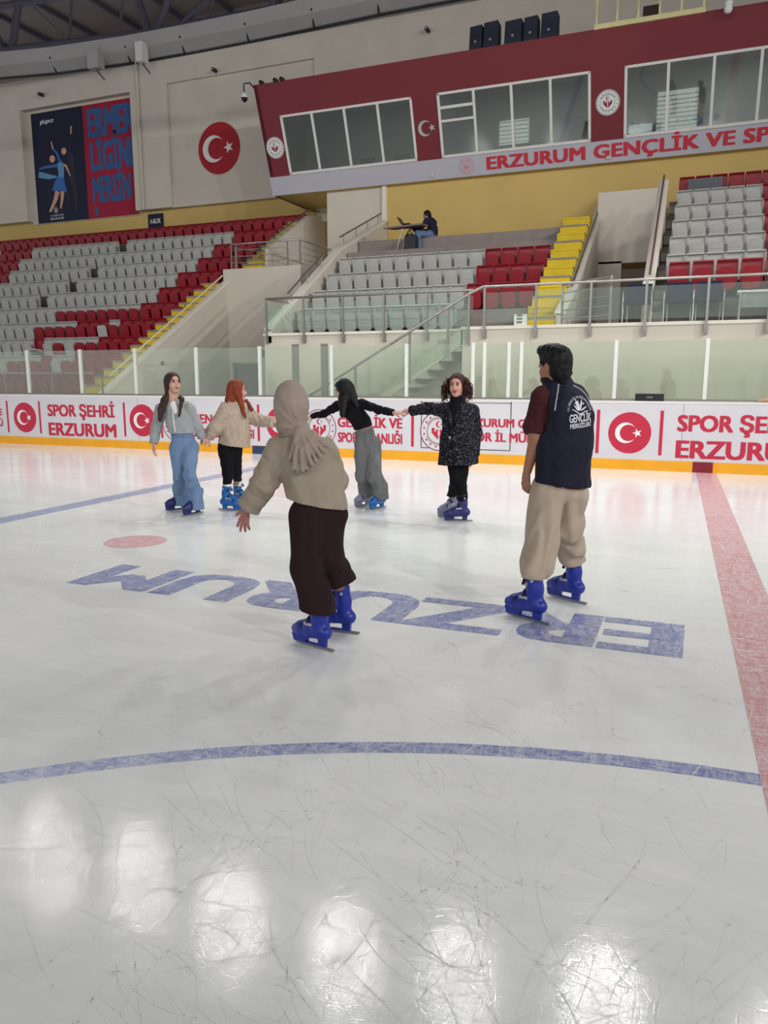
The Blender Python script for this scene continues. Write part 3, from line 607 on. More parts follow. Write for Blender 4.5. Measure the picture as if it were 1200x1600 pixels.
# wall fittings
for px, py, yy, lab in ((64, 148, 11.4, 'small dark wall camera above the poster'), (335, 110, 11.4, 'small dark wall camera above the round flag'), (668, 47, 11.4, 'small dark wall camera above the press box, left of the loudspeakers')):
    c = onY(px, py, yy-.15); t = thing('wall_camera', lab, 'camera', tuple(c)); part('body', MB().lathe([(0, -.16), (.06, -.16), (.06, .1), (0, .1)], c, 10, 0, 1), DARKP, t)
    part('bracket', MB().box(c[0]-.02, c[0]+.02, c[1], yy, c[2]+.05, c[2]+.09), DSTEEL, t); part('lens', MB().lathe([(0, -.19), (.04, -.19), (.04, -.16)], c, 10, 0, 1), SILVER, t)
c = onY(382, 152, 8.06); q = onY(381, 134, 8.06); r = onY(399, 140, 8.06)
t = thing('dome_camera', 'white dome camera hanging from a bent arm left of the crimson wall', 'camera', tuple(c))
part('arm', MB().tube([r, (q+r)/2+np.array((0, 0, .14)), q+np.array((0, 0, .06)), q-np.array((0, 0, .06)), c+np.array((0, 0, .1))], .022), DARKP, t)
part('housing', MB().lathe([(0, .14), (.08, .12), (.11, .02), (.11, -.02)], c, 14), WHITEP, t); part('dome', MB().lathe([(.1, -.02), (.08, -.09), (.03, -.14), (0, -.15)], c, 14), BLACKP, t)
for i, px in enumerate((408, 430, 440)):
    c = fac(onY(px, 130-(px-408)*.2, 8.0)[0], FZ1, 0)+np.array((0, .05, .04)); t = thing('spot_lamp', ['small dark lamp at the left top corner of the crimson wall', 'small dark lamp on the crimson wall edge, middle of three', 'small dark lamp on the crimson wall edge, right of three'][i], 'lamp', tuple(c))
    part('head', MB().lathe([(0, -.1), (.06, -.1), (.07, .06), (0, .08)], c, 10, 0, 1), BLACKP, t)

# ------------------------------------------------------------------ roof: fascia duct, trusses, deck
pl = [(-30, 5), (-25, 8.6), (-20.73, 10.64), (-18.03, 11.14), (-14.7, 11.42), (-12.31, 11.48), (-9.61, 11.48), (-6.99, 11.4), (-4.59, 11.3), (-1.6, 11.3), (4, 11.3), (14, 11.3)]
mb = MB(); P = []
for x, y in pl: P += [(x, y-.15, 13.25), (x, y-.55, 13.5), (x, y-.55, 13.98), (x, y+.2, 13.98), (x, y+.2, 13.25)]
for i in range(len(pl)-1):
    for j in range(5): mb.f.append([5*i+j, 5*i+(j+1) % 5, 5*i+5+(j+1) % 5, 5*i+5+j]); mb.m.append(0); mb.sm.append(False)
mb.v = P
struct('trim_2', mb, DUCT)
mb = MB()
for x, y in pl[1:-1]: mb.tube([(x, y-.58, 13.62), (x-.12, y-.14, 13.2)], .03, 6)
for i in range(len(pl)-1): mb.tube([(pl[i][0], pl[i][1]-.1, 13.2), (pl[i+1][0], pl[i+1][1]-.1, 13.2)], .035, 6)
struct('trim_3', mb, DARKP)
for px, py, w, lab in ((147, 90, .5, 'grey junction box on the curved roof beam'), (219, 79, .3, 'bright white junction box on the roof beam above the drain pipe')):
    c = onY(px, py, 10.7); t = thing('junction_box', lab, 'junction box', tuple(c)); part('case', MB().box(c[0]-w/2, c[0]+w/2, 10.6, 10.95, c[2]-.38, c[2]+.28), DUCT if w > .4 else WHITEP, t); part('conduit', MB().tube([c+np.array((0, .1, -.4)), c+np.array((0, .5, -.6))], .03), DSTEEL, t)
struct('ceiling', MB().box(-40, 30, -34, 22, 17.2, 17.3), DECK)
mb = MB()
for x in np.arange(-38, 30, 2.4): mb.box(x, x+.12, -34, 22, 17.0, 17.2)
struct('trim_4', mb, TRUSS)
struct('wall_roof_space', MB().box(-40, 30, 17, 17.2, 12, 17.3), DECK)
def chord(pa, pb, r, Y=12.3): return onY(*pa, Y), onY(*pb, Y), r
tr = thing('roof_truss', 'dark slate steel truss behind the curved roof beam', 'truss', tuple(onY(217, 50, 12.3)))
for a, b, r in (((-40, 84), (217, 52), .13), ((217, 52), (480, 4), .13)): p, q, _ = chord(a, b, r); part('bottom_chord', MB().tube([p, q], r), TRUSS, tr)
p, q, _ = chord((-40, 16), (560, -75), .13); part('top_chord', MB().tube([p, q], .13), TRUSS, tr)
for a, b, r in (((236, 62), (214, -6), .16), ((242, 62), (264, -6), .13), ((258, 62), (336, -10), .12), ((18, 88), (30, -5), .15), ((10, 88), (-20, 20), .12), ((108, 72), (112, -4), .05), ((186, 58), (192, -4), .05), ((52, 10), (100, 56), .02), ((326, 38), (334, -10), .05), ((420, 30), (432, -10), .15)):
    p, q, _ = chord(a, b, r); part('web_member', MB().tube([p, q], r), TRUSS, tr)
# flood lamps: housings for the row over the board and the added rear and right lamps
for i, (x, y) in enumerate(FLOODS):
    near = y > 0
    t = thing('flood_lamp', 'square flood lamp hanging over the '+('near' if not near else 'far')+' side of the ice', 'flood lamp', (x, y, FZ+.05), 'flood lamps over the far board' if near else 'flood lamps behind the camera')
    part('housing', MB().box(x-.6, x+.6, y-.5, y+.5, FZ+.1, FZ+.35), DARKP, t); part('hanger', MB().tube([(x, y, FZ+.35), (x, y, 17.1)], .03), TRUSS, t)
# ------------------------------------------------------------------ stadium seats: backrest, folded seat, bracket; each one a thing
def rrect(x0, x1, z0, z1, r, n=3, top=True, bot=True):
    P = []
    for cx, cz, a0, on in ((x1-r, z1-r, 0, top), (x0+r, z1-r, .5, top), (x0+r, z0+r, 1, bot), (x1-r, z0+r, 1.5, bot)):
        if on: P += [(cx+r*math.cos(math.pi*(a0+.5*i/n)), cz+r*math.sin(math.pi*(a0+.5*i/n))) for i in range(n+1)]
        else: P.append((x1 if a0 in (0, 1.5) else x0, z1 if a0 < 1 else z0))
    return P
def seat_meshes(w=.395):
    h = w/2
    b = MB(); b.xz(rrect(-h, h, .30, .72, .05, bot=False), .0, .03)
    b.yz([(-.075, .745), (-.06, .775), (.02, .775), (.035, .72), (.0, .70), (-.01, .745)], -h+.012, h-.012)         # rolled top lip
    b.box(-h, -h+.02, -.06, .02, .34, .73); b.box(h-.02, h, -.06, .02, .34, .73)
    s = MB(); tl = lambda z: -.09-.075*(z-.20)/.415                      # the pan folds up leaning forward, so its underside looks down
    P = rrect(-h+.035, h-.035, .20, .615, .085); s.prism([(x, tl(z)-.03, z) for x, z in P], (0, 0, 0), (0, .05, 0))
    for z in (.30, .38, .46): s.prism([(-h+.08, tl(z)-.036, z), (h-.08, tl(z)-.036, z), (h-.08, tl(z+.03)-.036, z+.03), (-h+.08, tl(z+.03)-.036, z+.03)], (0, 0, 0), (0, .01, 0))
    so = MB(); so.prism([(-h+.02, -.40, .40), (h-.02, -.40, .40), (h-.02, -.02, .36), (-h+.02, -.02, .36)], (0, 0, 0), (0, 0, .05))
    br = MB(); br.box(-h+.04, h-.04, -.10, .02, .22, .26); br.box(-.03, .03, -.02, .03, .0, .30); br.box(-.10, .10, -.06, .12, 0, .03)
    return b, s, so, br
SB, SP, SO, SBR = seat_meshes()
SEATM = {}
for c, m in (('grey', SEATG), ('red', SEATR)):
    SEATM['b', c] = mesh_of('backrest', SB, m); SEATM['s', c] = mesh_of('seat_pan', SP, m); SEATM['o', c] = mesh_of('seat_pan', SO, m)
SEATM['br'] = mesh_of('bracket', SBR, DARKP)
def seat(x, y, z, bc, pc, label, group, flip=True, bracket=True):
    t = thing('stadium_seat', label, 'seat', (x, y, z), group)
    for nm, me in (('backrest', SEATM['b', bc]), ('seat_pan', SEATM['s' if flip else 'o', pc])) + ((('bracket', SEATM['br']),) if bracket else ()):
        o = bpy.data.objects.new(nm, me); COL.objects.link(o); o.parent = t
    return t
def cname(b, p): return f'{b} folded stadium seat' if b == p else f'{b} backed seat with {p} folded pan'
# left stand: colours by row as pixel columns [(up to, colour)...] for backs and pans
BACKS = [[(999, 'red')], [(73, 'grey'), (92, 'red'), (112, 'grey'), (999, 'red')], [(55, 'grey'), (74, 'red'), (149, 'grey'), (999, 'red')],
         [(128, 'grey'), (165, 'red'), (183, 'grey'), (999, 'red')], [(215, 'grey'), (999, 'red')], [(243, 'grey'), (999, 'red')], [(285, 'grey'), (999, 'red')],
         [(14, 'red'), (312, 'grey'), (999, 'red')], [(33, 'red'), (338, 'grey'), (999, 'red')], [(2, 'grey'), (50, 'red'), (360, 'grey'), (999, 'red')], [(999, 'red')]]
PANS = [[(999, 'red')], [(10, 'grey'), (85, 'red'), (107, 'grey'), (999, 'red')], [(87, 'grey'), (105, 'red'), (124, 'grey'), (999, 'red')],
        [(53, 'grey'), (158, 'red'), (180, 'grey'), (999, 'red')], [(87, 'grey'), (999, 'red')]]+BACKS[5:]
PITCHS = .42
def px_of(x, y, z):
    d = np.array((x, y, z))-CAM; f = d@FWD; r = d@RGT; zc = f*math.cos(PITCH)-d[2]*math.sin(PITCH)
    return 600+FPX*r/zc
nseat = 0
GAPS = {5: [(60, 76)], 6: [(112, 121)], 7: [(143, 152)], 9: [(190, 198)]}
for i in range(11):
    y = TY(i); z = TZ(i); x = LEND[i]-.21; k = 1
    while True:
        p = px_of(x, y, z+.6)
        if p < -8: break
        bc = next(c for e, c in BACKS[i] if p < e); pc = next(c for e, c in PANS[i] if p < e)
        if not any(a < p < b for a, b in GAPS.get(i, [])):
            op = i == 2 and 48 < p < 68
            lab = f'{cname(bc, pc)}, {ORD[k]} from the aisle in {ORD[i+1]} row, left stand' if not op else f'grey seat with its pan down, {ORD[k]} from the aisle in third row, left stand'
            seat(x, y, z, bc, pc, lab, 'seats of the left stand', not op, op); nseat += 1
        x -= PITCHS; k += 1
# middle stand
for i in range(4):
    y = MY(i); z = MZ(i)
    for k in range(14 if i else 10):
        x = -3.5+.2+.4025*k if k < 10 else .53+.2+.41*(k-10); c = 'grey' if k < 10 else 'red'
        seat(x, y, z-.14, c, c, f'{c} folded stadium seat, {ORD[k+1]} from the left in {ORD[i+1]} row, middle stand', 'seats of the middle stand'); nseat += 1
# right stand: red top row, five grey rows with red beyond, red seats at the foot
for i in range(7):
    y = RY(i); z = RZ(i)-(.12 if i else -.10); ex = .05*i
    for k in range(7):
        if i == 0 and k > 4: continue
        x = 4.91+.19-ex*.0+.375*k if i else 5.20+.375*k+.06*k
        c = 'red' if i in (0, 6) or k > 4 else 'grey'
        if i == 6 and k in (1, 2): pass
        o_ = seat(x, y, z, c, c, f'{c} folded stadium seat, {ORD[k+1]} from the left in {ORD[i+1]} row, right stand', 'seats of the right stand'); o_.scale = (.93 if i else 1, 1, 1); nseat += 1
print('SEATS', nseat)
c = onY(1100, 287, RY(6)-.15); t = thing('notice_board', 'dark grey panel leaning on the red top row of the right stand', 'panel', tuple(c))
part('sheet', MB().box(c[0]-.36, c[0]+.42, RY(6)-.30, RY(6)-.27, RZ(6), RZ(6)+.54), mat('panel_grey', (92, 94, 100), .6), t)

# ------------------------------------------------------------------ railings
def railing(label, pts, h, nrail=3, r=.022, posts=None, drop=.0, glass=False, m=STEEL, pm=None, ends=True, hand=.026):
    """pts: foot points along the ledge; posts stand on them, handrail on top"""
    pts = [np.array(p, float) for p in pts]; t = thing('railing', label, 'railing', tuple(pts[0])); up = np.array((0, 0, h))
    part('handrail', MB().tube([p+up for p in pts], hand, 10), m, t)
    segs = list(zip(pts[:-1], pts[1:])); L_ = [np.linalg.norm(b-a) for a, b in segs]
    if posts is None:
        posts = []
        for (a, b), l in zip(segs, L_):
            n = max(1, round(l/1.05)); posts += [a+(b-a)*i/n for i in range(n)]
        posts.append(pts[-1])
    for p in posts:
        mb = MB().box(p[0]-r, p[0]+r, p[1]-r*.6, p[1]+r*.6, p[2]-drop, p[2]+h-.01)
        if drop > .05: mb.box(p[0]-r*1.5, p[0]+r*1.5, p[1]-r*.3, p[1]+r*2.2, p[2]-drop-.02, p[2]-drop+.16)
        part('post', mb, pm or DSTEEL, t)
    for j in range(nrail):
        q = np.array((0, 0, h*(j+1)/(nrail+1))); part('mid_rail', MB().tube([p+q for p in pts], .011, 6), m, t)
    if glass:
        for a, b in segs:
            d = (b-a)/np.linalg.norm(b-a); n = np.array((-d[1], d[0], 0))*.005
            mb = MB().prism([a+(0, 0, .06), b+(0, 0, .06), b+(0, 0, h-.12), a+(0, 0, h-.12)], -n, n); part('glass_infill', mb, BALU, t)
    return t
RYY = 1.95
railing('steel railing with glass along the ledge below the grey middle seats', [(-3.77, 3.1, 2.62), (-3.77, RYY, 2.62), (1.22, RYY, 2.62)], .78, 0,
        posts=[np.array((x, RYY-.02, 2.62)) for x in (-3.75, -2.77, -1.78, -.79, .21, 1.15)], drop=.22, glass=True)
RY2 = 1.05
X2 = [onY(p, 500, RY2)[0] for p in (757, 837, 922, 1008, 1104, 1200)]
railing('steel railing with glass along the terrace on the right', [(X2[0], RY2, TERR), (X2[5]+2, RY2, TERR)], onY(1107, 432, RY2)[2]-TERR, 0,
        posts=[np.array((x, RY2-.02, TERR)) for x in X2], drop=.22, glass=True)
# short rail of four bars on the terrace by the yellow stair
a = onY(925, 440, 1.25)[0]; b = onY(947, 440, 1.25)[0]
railing('short four bar steel railing beside the yellow stair on the terrace', [(onY(880, 440, 2.2)[0], 2.2, TERR), (b+.1, 1.25, TERR)], .86, 4)
# stair from the walkway up to the terrace, with its rail
SX0, SZ0, SX1, SZ1 = -2.35, 0.0, 1.22, TERR-.06
ns = 14; mb = MB()
for k in range(ns):
    xa = SX0+(SX1-SX0)*k/ns; xb = SX0+(SX1-SX0)*(k+1)/ns; z = (SZ1)*(k+1)/ns
    mb.box(xa, SX1 if k == ns-1 else xb+.02, 1.16, 1.98, max(0, z-.42), z)
st = thing('walkway_stair', 'pale concrete stair behind the rink glass up to the terrace', 'stair', (SX0, 1.1, 0)); part('steps', mb, mat('pale_concrete', (188, 184, 174), .8, var=.06), st)
mb = MB(); mb.xz([(SX0-.05, -.02), (SX0+.25, -.02), (SX1, SZ1-.30), (SX1, SZ1+.02)], 1.10, 1.18); part('stringer', mb, CREAM, st)
t = thing('stair_railing', 'steel handrail with glass slanting down the walkway stair', 'railing', (SX0, 1.06, 0))
A_, B_, C_ = onY(493, 612, 1.06), onY(735, 458, 1.06), onY(757, 447, 1.06)
part('handrail', MB().tube([A_+(-.25, 0, -.14), A_, B_, C_], .028, 10), STEEL, t)
for px, py in ((555, 575), (640, 520), (700, 480), (733, 458)):
    p = onY(px, py, 1.06); part('post', MB().box(p[0]-.022, p[0]+.022, 1.05, 1.08, p[2]-1.02, p[2]), DSTEEL, t)
mb = MB(); mb.prism([A_+(.1, 0, -.85), B_+(0, 0, -.92), B_+(0, 0, -.16), A_+(.1, 0, -.10)], (0, -.005, 0), (0, .005, 0)); part('glass_infill', mb, BALU, t)
# the team bench glass behind the board, left of the stair: two dark posts
for px, lab in ((463, 'left'), (508, 'right')):
    c = onY(px, 600, .75); tag(part('bench_post', MB().box(c[0]-.07, c[0]+.07, .7, .76, 0, 2.3), DSTEEL), f'dull steel post behind the rink glass, {lab} one of the pair beside the stair', 'post')
# landing rail
LA = [onY(362, 417, LBY+.05)[0], -5.62]
railing('steel railing round the landing between the left and middle stands', [(LA[0], LBY+.06, LBZ), (-5.64, LBY+.06, LBZ), (-5.64, 9.65, LBZ)], .74, 3,
        posts=[np.array(p) for p in ((LA[0], LBY+.06, LBZ), (LA[0]+.18, LBY+.06, LBZ), (-6.07, LBY+.06, LBZ), (-5.64, LBY+.06, LBZ), (-5.64, 8.3, LBZ), (-5.64, 9.45, LBZ))])
# low return rail beside it
railing('short steel return rail at the left end of the landing', [(LA[0]+.12, LBY+.1, LBZ), (LA[0]+.5, LBY+.9, LBZ)], .62, 2)
# sloping handrails on the parapets
def slope_rail(label, pts, lift=.30, n=3, m=STEEL):
    t = thing('sloping_handrail', label, 'railing', tuple(pts[0])); pts = [np.array(p, float) for p in pts]
    part('handrail', MB().tube([p+(0, 0, lift) for p in pts], .024, 8), m, t)
    for (a, b) in zip(pts[:-1], pts[1:]):
        for s in np.linspace(.08, .92, n): p = a+(b-a)*s; part('post', MB().tube([p, p+(0, 0, lift)], .014, 6), DSTEEL, t)
slope_rail('bright sloping handrail on the wall beside the left aisle stair', [WB+(-.10, .3, .18), WT+(-.10, -.1, -.05)], .26, 5, mat('pale_rail', (222, 214, 186), .4))
slope_rail('dark sloping handrail over the upper aisle behind the landing', [(UX-.07, UY[0][1], UY[0][2]), (UX-.07, UY[1][1], UY[1][2]), (UX-.07, 11.6, UY[1][2]+.2)], .16, 3, DSTEEL)
slope_rail('dark sloping handrail on the upper parapet left of the seated person', [(-3.75, 6.0, 5.16), (-3.75, 9.0, 6.34)], .26, 4, DSTEEL)
slope_rail('thin sloping handrail on the lower parapet left of the grey seats', [(-3.75, 3.0, 3.33), (-3.75, 5.0, 4.55)], .30, 3)
slope_rail('dark sloping handrail on the wall right of the yellow stair', [(VX, VL[0][1], VL[0][2]+.05), (VX, VL[1][1], VL[1][2]+.05)], .07, 9, DSTEEL)
slope_rail('brown sloping handrail on the tunnel wall left of the right stand', [(4.64, VR[0][1], VR[0][2]+.05), (4.64, VR[1][1], VR[1][2]+.05)], .10, 6, mat('rail_brown', (112, 84, 78), .5))
# guard rail on the front wall of the left stand
railing('low steel guard rail before the left stand seats', [(-14, 2.1, 1.16), (-9.2, 2.1, 1.16)], .56, 0, posts=[np.array((onY(p, 600, 2.1)[0], 2.1, 1.16)) for p in (8, 82, 160)], r=.02)
# small things on the terrace
c0 = onY(802, 493, 2.3); c1 = onY(822, 505, 2.3)
t = thing('paper_notice', 'white paper notice on the low wall before the red middle seats', 'notice', tuple(c0)); part('sheet', MB().box(c0[0], c1[0], 2.375, 2.39, c1[2]-.05, c0[2]+.03), WHITET, t)
mb = MB()
for z in (.05, .12, .19): mb.box(c0[0]+.06, c1[0]-.1, 2.37, 2.376, c1[2]+z-.04, c1[2]+z)
part('print', mb, GREYT, t)
c = onY(514, 517, 2.35); tag(part('paper_sheet', MB().box(c[0]-.09, c[0]+.09, 2.3, 2.42, 2.625, 2.64), WHITET), 'white paper lying on the ledge before the grey middle seats', 'paper')
# dark chairs and a table on the terrace, right
def chair(px, label):
    x = onY(px, 470, 1.9)[0]; t = thing('armchair', label, 'chair', (x, 1.9, TERR), 'navy chairs on the terrace')
    part('seat', MB().box(x-.23, x+.23, 1.65, 2.15, 3.0, 3.09), BLUEC, t); part('backrest', MB().prism([(x-.23, 2.12, 3.06), (x+.23, 2.12, 3.06), (x+.23, 2.2, 3.40), (x-.23, 2.2, 3.40)], (0, 0, 0), (0, .06, 0)), BLUEC, t)
    for s in (-1, 1):
        part('armrest', MB().tube([(x+s*.26, 1.68, 2.62), (x+s*.26, 1.68, 3.2), (x+s*.26, 2.16, 3.2)], .016, 6), STEEL, t)
        part('leg', MB().tube([(x+s*.21, 2.14, 2.6), (x+s*.21, 2.14, 3.1)], .016, 6), STEEL, t)
    return t
for px, lab in ((997, 'navy chair with steel arms standing before the brown tunnel door'), (1061, 'navy chair with steel arms before the red seats of the right stand'), (1107, 'navy chair with steel arms next to the white table')): chair(px, lab)
x = onY(1150, 480, 1.7)[0]; t = thing('table', 'white topped table on the terrace at the right edge', 'table', (x, 1.7, TERR))
part('tabletop', MB().box(x, x+1.5, 1.45, 2.0, 3.10, 3.14), WHITEP, t); part('front_panel', MB().box(x+.04, x+1.46, 1.5, 1.52, 2.84, 3.1), mat('table_grey', (150, 150, 154), .5), t)
for dx in (.05, 1.45):
    for y in (1.5, 1.95): part('leg', MB().tube([(x+dx, y, 2.6), (x+dx, y, 3.1)], .02, 6), STEEL, t)
# desk, stand and bag of the seated person
t = thing('side_table', 'brown board table with steel legs in front of the seated person', 'table', (-2.1, 6.7, 5.02))
part('tabletop', MB().prism([(-2.62, 6.4, 5.62), (-1.50, 6.4, 5.66), (-1.50, 6.95, 5.70), (-2.5, 6.95, 5.68)], (0, 0, 0), (0, 0, .045)), mat('board_brown', (124, 104, 98), .6), t)
for q in ((-2.15, 6.5), (-2.15, 6.9)): part('leg', MB().tube([(q[0]-.12, q[1], 5.02), (q[0]+.06, q[1], 5.62)], .018, 6), STEEL, t)
t = thing('laptop', 'dark open laptop on the brown table in the stands', 'laptop', (-2.2, 6.6, 5.68)); part('keyboard_base', MB().box(-2.14, -1.90, 6.5, 6.82, 5.735, 5.75), BLACKP, t)
part('screen', MB().prism([(-2.14, 6.5, 5.75), (-2.14, 6.82, 5.75), (-2.26, 6.82, 5.94), (-2.26, 6.5, 5.94)], (0, 0, 0), (-.015, 0, 0)), BLACKP, t)
t = thing('backpack', 'dark backpack standing under the brown table', 'bag', (-1.86, 6.6, 5.02)); mb = MB(); mb.xz(rrect(-2.02, -1.70, 5.02, 5.46, .1, bot=False), 6.45, 6.7); part('body', mb, DARKP, t); part('strap', MB().tube([(-1.95, 6.44, 5.40), (-1.86, 6.42, 5.56), (-1.76, 6.44, 5.40)], .02, 6), BLACKP, t)
# ------------------------------------------------------------------ people: one continuous surface per body, grown from blended limbs
def unit(v): v = np.array(v, float); return v/(np.linalg.norm(v)+1e-12)
def capsule(a, b, ra, rb, flat=None):
    a = np.array(a, float); b = np.array(b, float); ab = b-a; L2_ = ab@ab+1e-12
    def f(P):
        v = P-a
        if flat is not None: n, s = flat; v = v+np.outer((v@n)*(s-1), n); w = ab+n*((ab@n)*(s-1))
        else: w = ab
        t = np.clip((v@w)/(w@w+1e-12), 0, 1); d = v-t[:, None]*w
        return np.sqrt((d*d).sum(1))-(ra+(rb-ra)*t)
    return f
def ellipsoid(c, axes, radii):
    c = np.array(c, float); A = np.array(axes, float); r = np.array(radii, float)
    def f(P):
        q = (P-c)@A.T/r; k = np.sqrt((q*q).sum(1)); g = np.sqrt(((q/r)**2).sum(1)); return k*(k-1)/(g+1e-9)
    return f
def chain(pts, rs, flat=None): return [capsule(pts[i], pts[i+1], rs[i], rs[i+1], flat) for i in range(len(pts)-1)]
def smin(a, b, k): h = np.clip(.5+.5*(b-a)/k, 0, 1); return b+(a-b)*h-k*h*(1-h)
def blend(prims, k=.03):
    def f(P):
        d = prims[0](P)
        for p in prims[1:]: d = smin(d, p(P), k)
        return d
    return f
def below(n, p0): n = unit(n); p0 = np.array(p0, float); return lambda P: (P-p0)@n          # keeps the side where this is negative
def inter(f, *cuts):
    def g(P):
        d = f(P)
        for c in cuts: d = np.maximum(d, c(P))
        return d
    return g
def minus(f, g, k=.01): return lambda P: -smin(-f(P), g(P), k)
def union(*fs): return lambda P: np.minimum.reduce([f(P) for f in fs])
def folds(f, amp, scale, stretch=(1, 1, 1), seed=0):
    r = np.random.default_rng(seed); W = r.normal(0, 1, (6, 3)); W = W/np.linalg.norm(W, axis=1)[:, None]*r.uniform(.6, 1.6, (6, 1))*2*math.pi/scale*np.array(stretch); ph = r.uniform(0, 6.3, 6)
    def g(P):
        s = np.zeros(len(P)); q = np.zeros(len(P))
        for i in range(3): q += np.sin(P@W[i]*.5+ph[i])
        for i in range(6): s += np.sin(P@W[i]+ph[i]+q*1.1)
        return f(P)+amp*s/2.4
    return g
def grow(f, lo, hi, h, slack=1.9):
    lo = np.array(lo, float); hi = np.array(hi, float); B = 8; nb = np.ceil((hi-lo)/(h*B)).astype(int)+1; N = nb*B+1
    g = np.stack(np.meshgrid(*[np.arange(n) for n in nb], indexing='ij'), -1).reshape(-1, 3)
    cv = f(lo+(g*B+B/2)*h); F = np.empty(N, np.float32)
    F[:] = np.pad(np.repeat(np.repeat(np.repeat(cv.reshape(nb), B, 0), B, 1), B, 2), ((0, 1),)*3, mode='edge')
    act = g[np.abs(cv) < B*h*.87*slack]
    o = np.stack(np.meshgrid(*[np.arange(B+1)]*3, indexing='ij'), -1).reshape(-1, 3)
    for s in range(0, len(act), 400):
        I = (act[s:s+400, None, :]*B+o[None]).reshape(-1, 3); F[I[:, 0], I[:, 1], I[:, 2]] = f(lo+I*h)
    S = F < 0; n0, n1, n2 = [n-1 for n in N]
    cs = [(i, j, k) for i in (0, 1) for j in (0, 1) for k in (0, 1)]
    sl = lambda A, c: A[c[0]:c[0]+n0, c[1]:c[1]+n1, c[2]:c[2]+n2]
    cnt = sum(sl(S, c).astype(np.int8) for c in cs); A = np.argwhere((cnt > 0) & (cnt < 8))
    if len(A) == 0: return np.zeros((0, 3)), []
    idx = -np.ones((n0, n1, n2), np.int64); idx[tuple(A.T)] = np.arange(len(A))
    pos = np.zeros((len(A), 3)); w = np.zeros(len(A))
    val = {c: F[A[:, 0]+c[0], A[:, 1]+c[1], A[:, 2]+c[2]].astype(float) for c in cs}
    for a in cs:
        for ax in range(3):
            if a[ax] == 0:
                b = list(a); b[ax] = 1; b = tuple(b); va, vb = val[a], val[b]; m = (va < 0) != (vb < 0)
                t = np.where(m, va/np.where(m, va-vb, 1), 0); p = np.array(a, float)[None]+np.zeros((len(A), 1)); p[:, ax] += t
                pos += p*m[:, None]; w += m
    V = lo+(A+pos/w[:, None])*h; Q = []
    for ax in range(3):
        u, v = [(1, 2), (2, 0), (0, 1)][ax]
        s0 = [slice(None)]*3; s1 = [slice(None)]*3; s0[ax] = slice(0, -1); s1[ax] = slice(1, None)
        E = np.argwhere(S[tuple(s0)] != S[tuple(s1)]); E = E[(E[:, u] > 0) & (E[:, v] > 0) & (E[:, u] < N[u]-1) & (E[:, v] < N[v]-1)]
        if not len(E): continue
        ins = S[E[:, 0], E[:, 1], E[:, 2]]
        def cell(du, dv): C_ = E.copy(); C_[:, u] -= du; C_[:, v] -= dv; return idx[C_[:, 0], C_[:, 1], C_[:, 2]]
        q = np.stack([cell(1, 1), cell(0, 1), cell(0, 0), cell(1, 0)], 1); q[~ins] = q[~ins][:, ::-1]; Q.append(q[(q >= 0).all(1)])
    return V, np.concatenate(Q).tolist()
def bounds(pts, pad): P = np.array(pts); return P.min(0)-pad, P.max(0)+pad
def skinmat(name, rgb): return mat(name, rgb, .5, .4, var=.05, scale=18)
SKIN1 = skinmat('skin_light', (190, 146, 130)); SKIN2 = skinmat('skin_rosy', (194, 142, 128)); SKIN3 = skinmat('skin_tan', (156, 108, 86)); SKINH = skinmat('skin_hand', (164, 108, 100))
EYEW = mat('eye_white', (176, 168, 164), .3, .5, var=0); IRIS = mat('iris_dark', (52, 36, 30), .3, .5, var=0); LIPS = mat('lips_rose', (140, 52, 56), .45, .4, var=0)

class Head:
    def __init__(s, c, face, up=(0, 0, 1), k=1.0):
        s.c = np.array(c, float); s.f = unit(face); s.u = unit(np.array(up, float)-s.f*(np.array(up, float)@s.f)); s.r = np.cross(s.f, s.u); s.k = k
    def p(s, f, r, u): return s.c+s.k*(s.f*f+s.r*r+s.u*u)
    def prims(s):
        k = s.k; ax = (s.f, s.r, s.u)
        base = blend([ellipsoid(s.p(-.012, 0, .030), ax, (.096*k, .076*k, .088*k)), ellipsoid(s.p(.020, 0, -.035), ax, (.072*k, .062*k, .080*k)),
                      ellipsoid(s.p(.052, 0, -.090), ax, (.034*k, .034*k, .028*k)), ellipsoid(s.p(.056, -.03, -.030), ax, (.028*k, .028*k, .024*k)), ellipsoid(s.p(.056, .03, -.030), ax, (.028*k, .028*k, .024*k))], .025*k)
        for sg in (-1, 1): base = minus(base, ellipsoid(s.p(.096, sg*.032, .008), ax, (.018*k, .019*k, .013*k)), .012*k)
        nose = blend([capsule(s.p(.082, 0, .012), s.p(.104, 0, -.028), .009*k, .012*k), capsule(s.p(.088, -.011, -.034), s.p(.088, .011, -.034), .010*k, .010*k)], .01*k)
        mouth = [capsule(s.p(.083, -.019, -.060), s.p(.083, .019, -.060), .008*k, .008*k)]
        ears = [capsule(s.p(-.008, sg*.075, .012), s.p(-.002, sg*.073, -.022), .019*k, .012*k, (s.r, 2.4)) for sg in (-1, 1)]
        return [lambda P: smin(base(P), nose(P), .010*k)]+mouth+ears
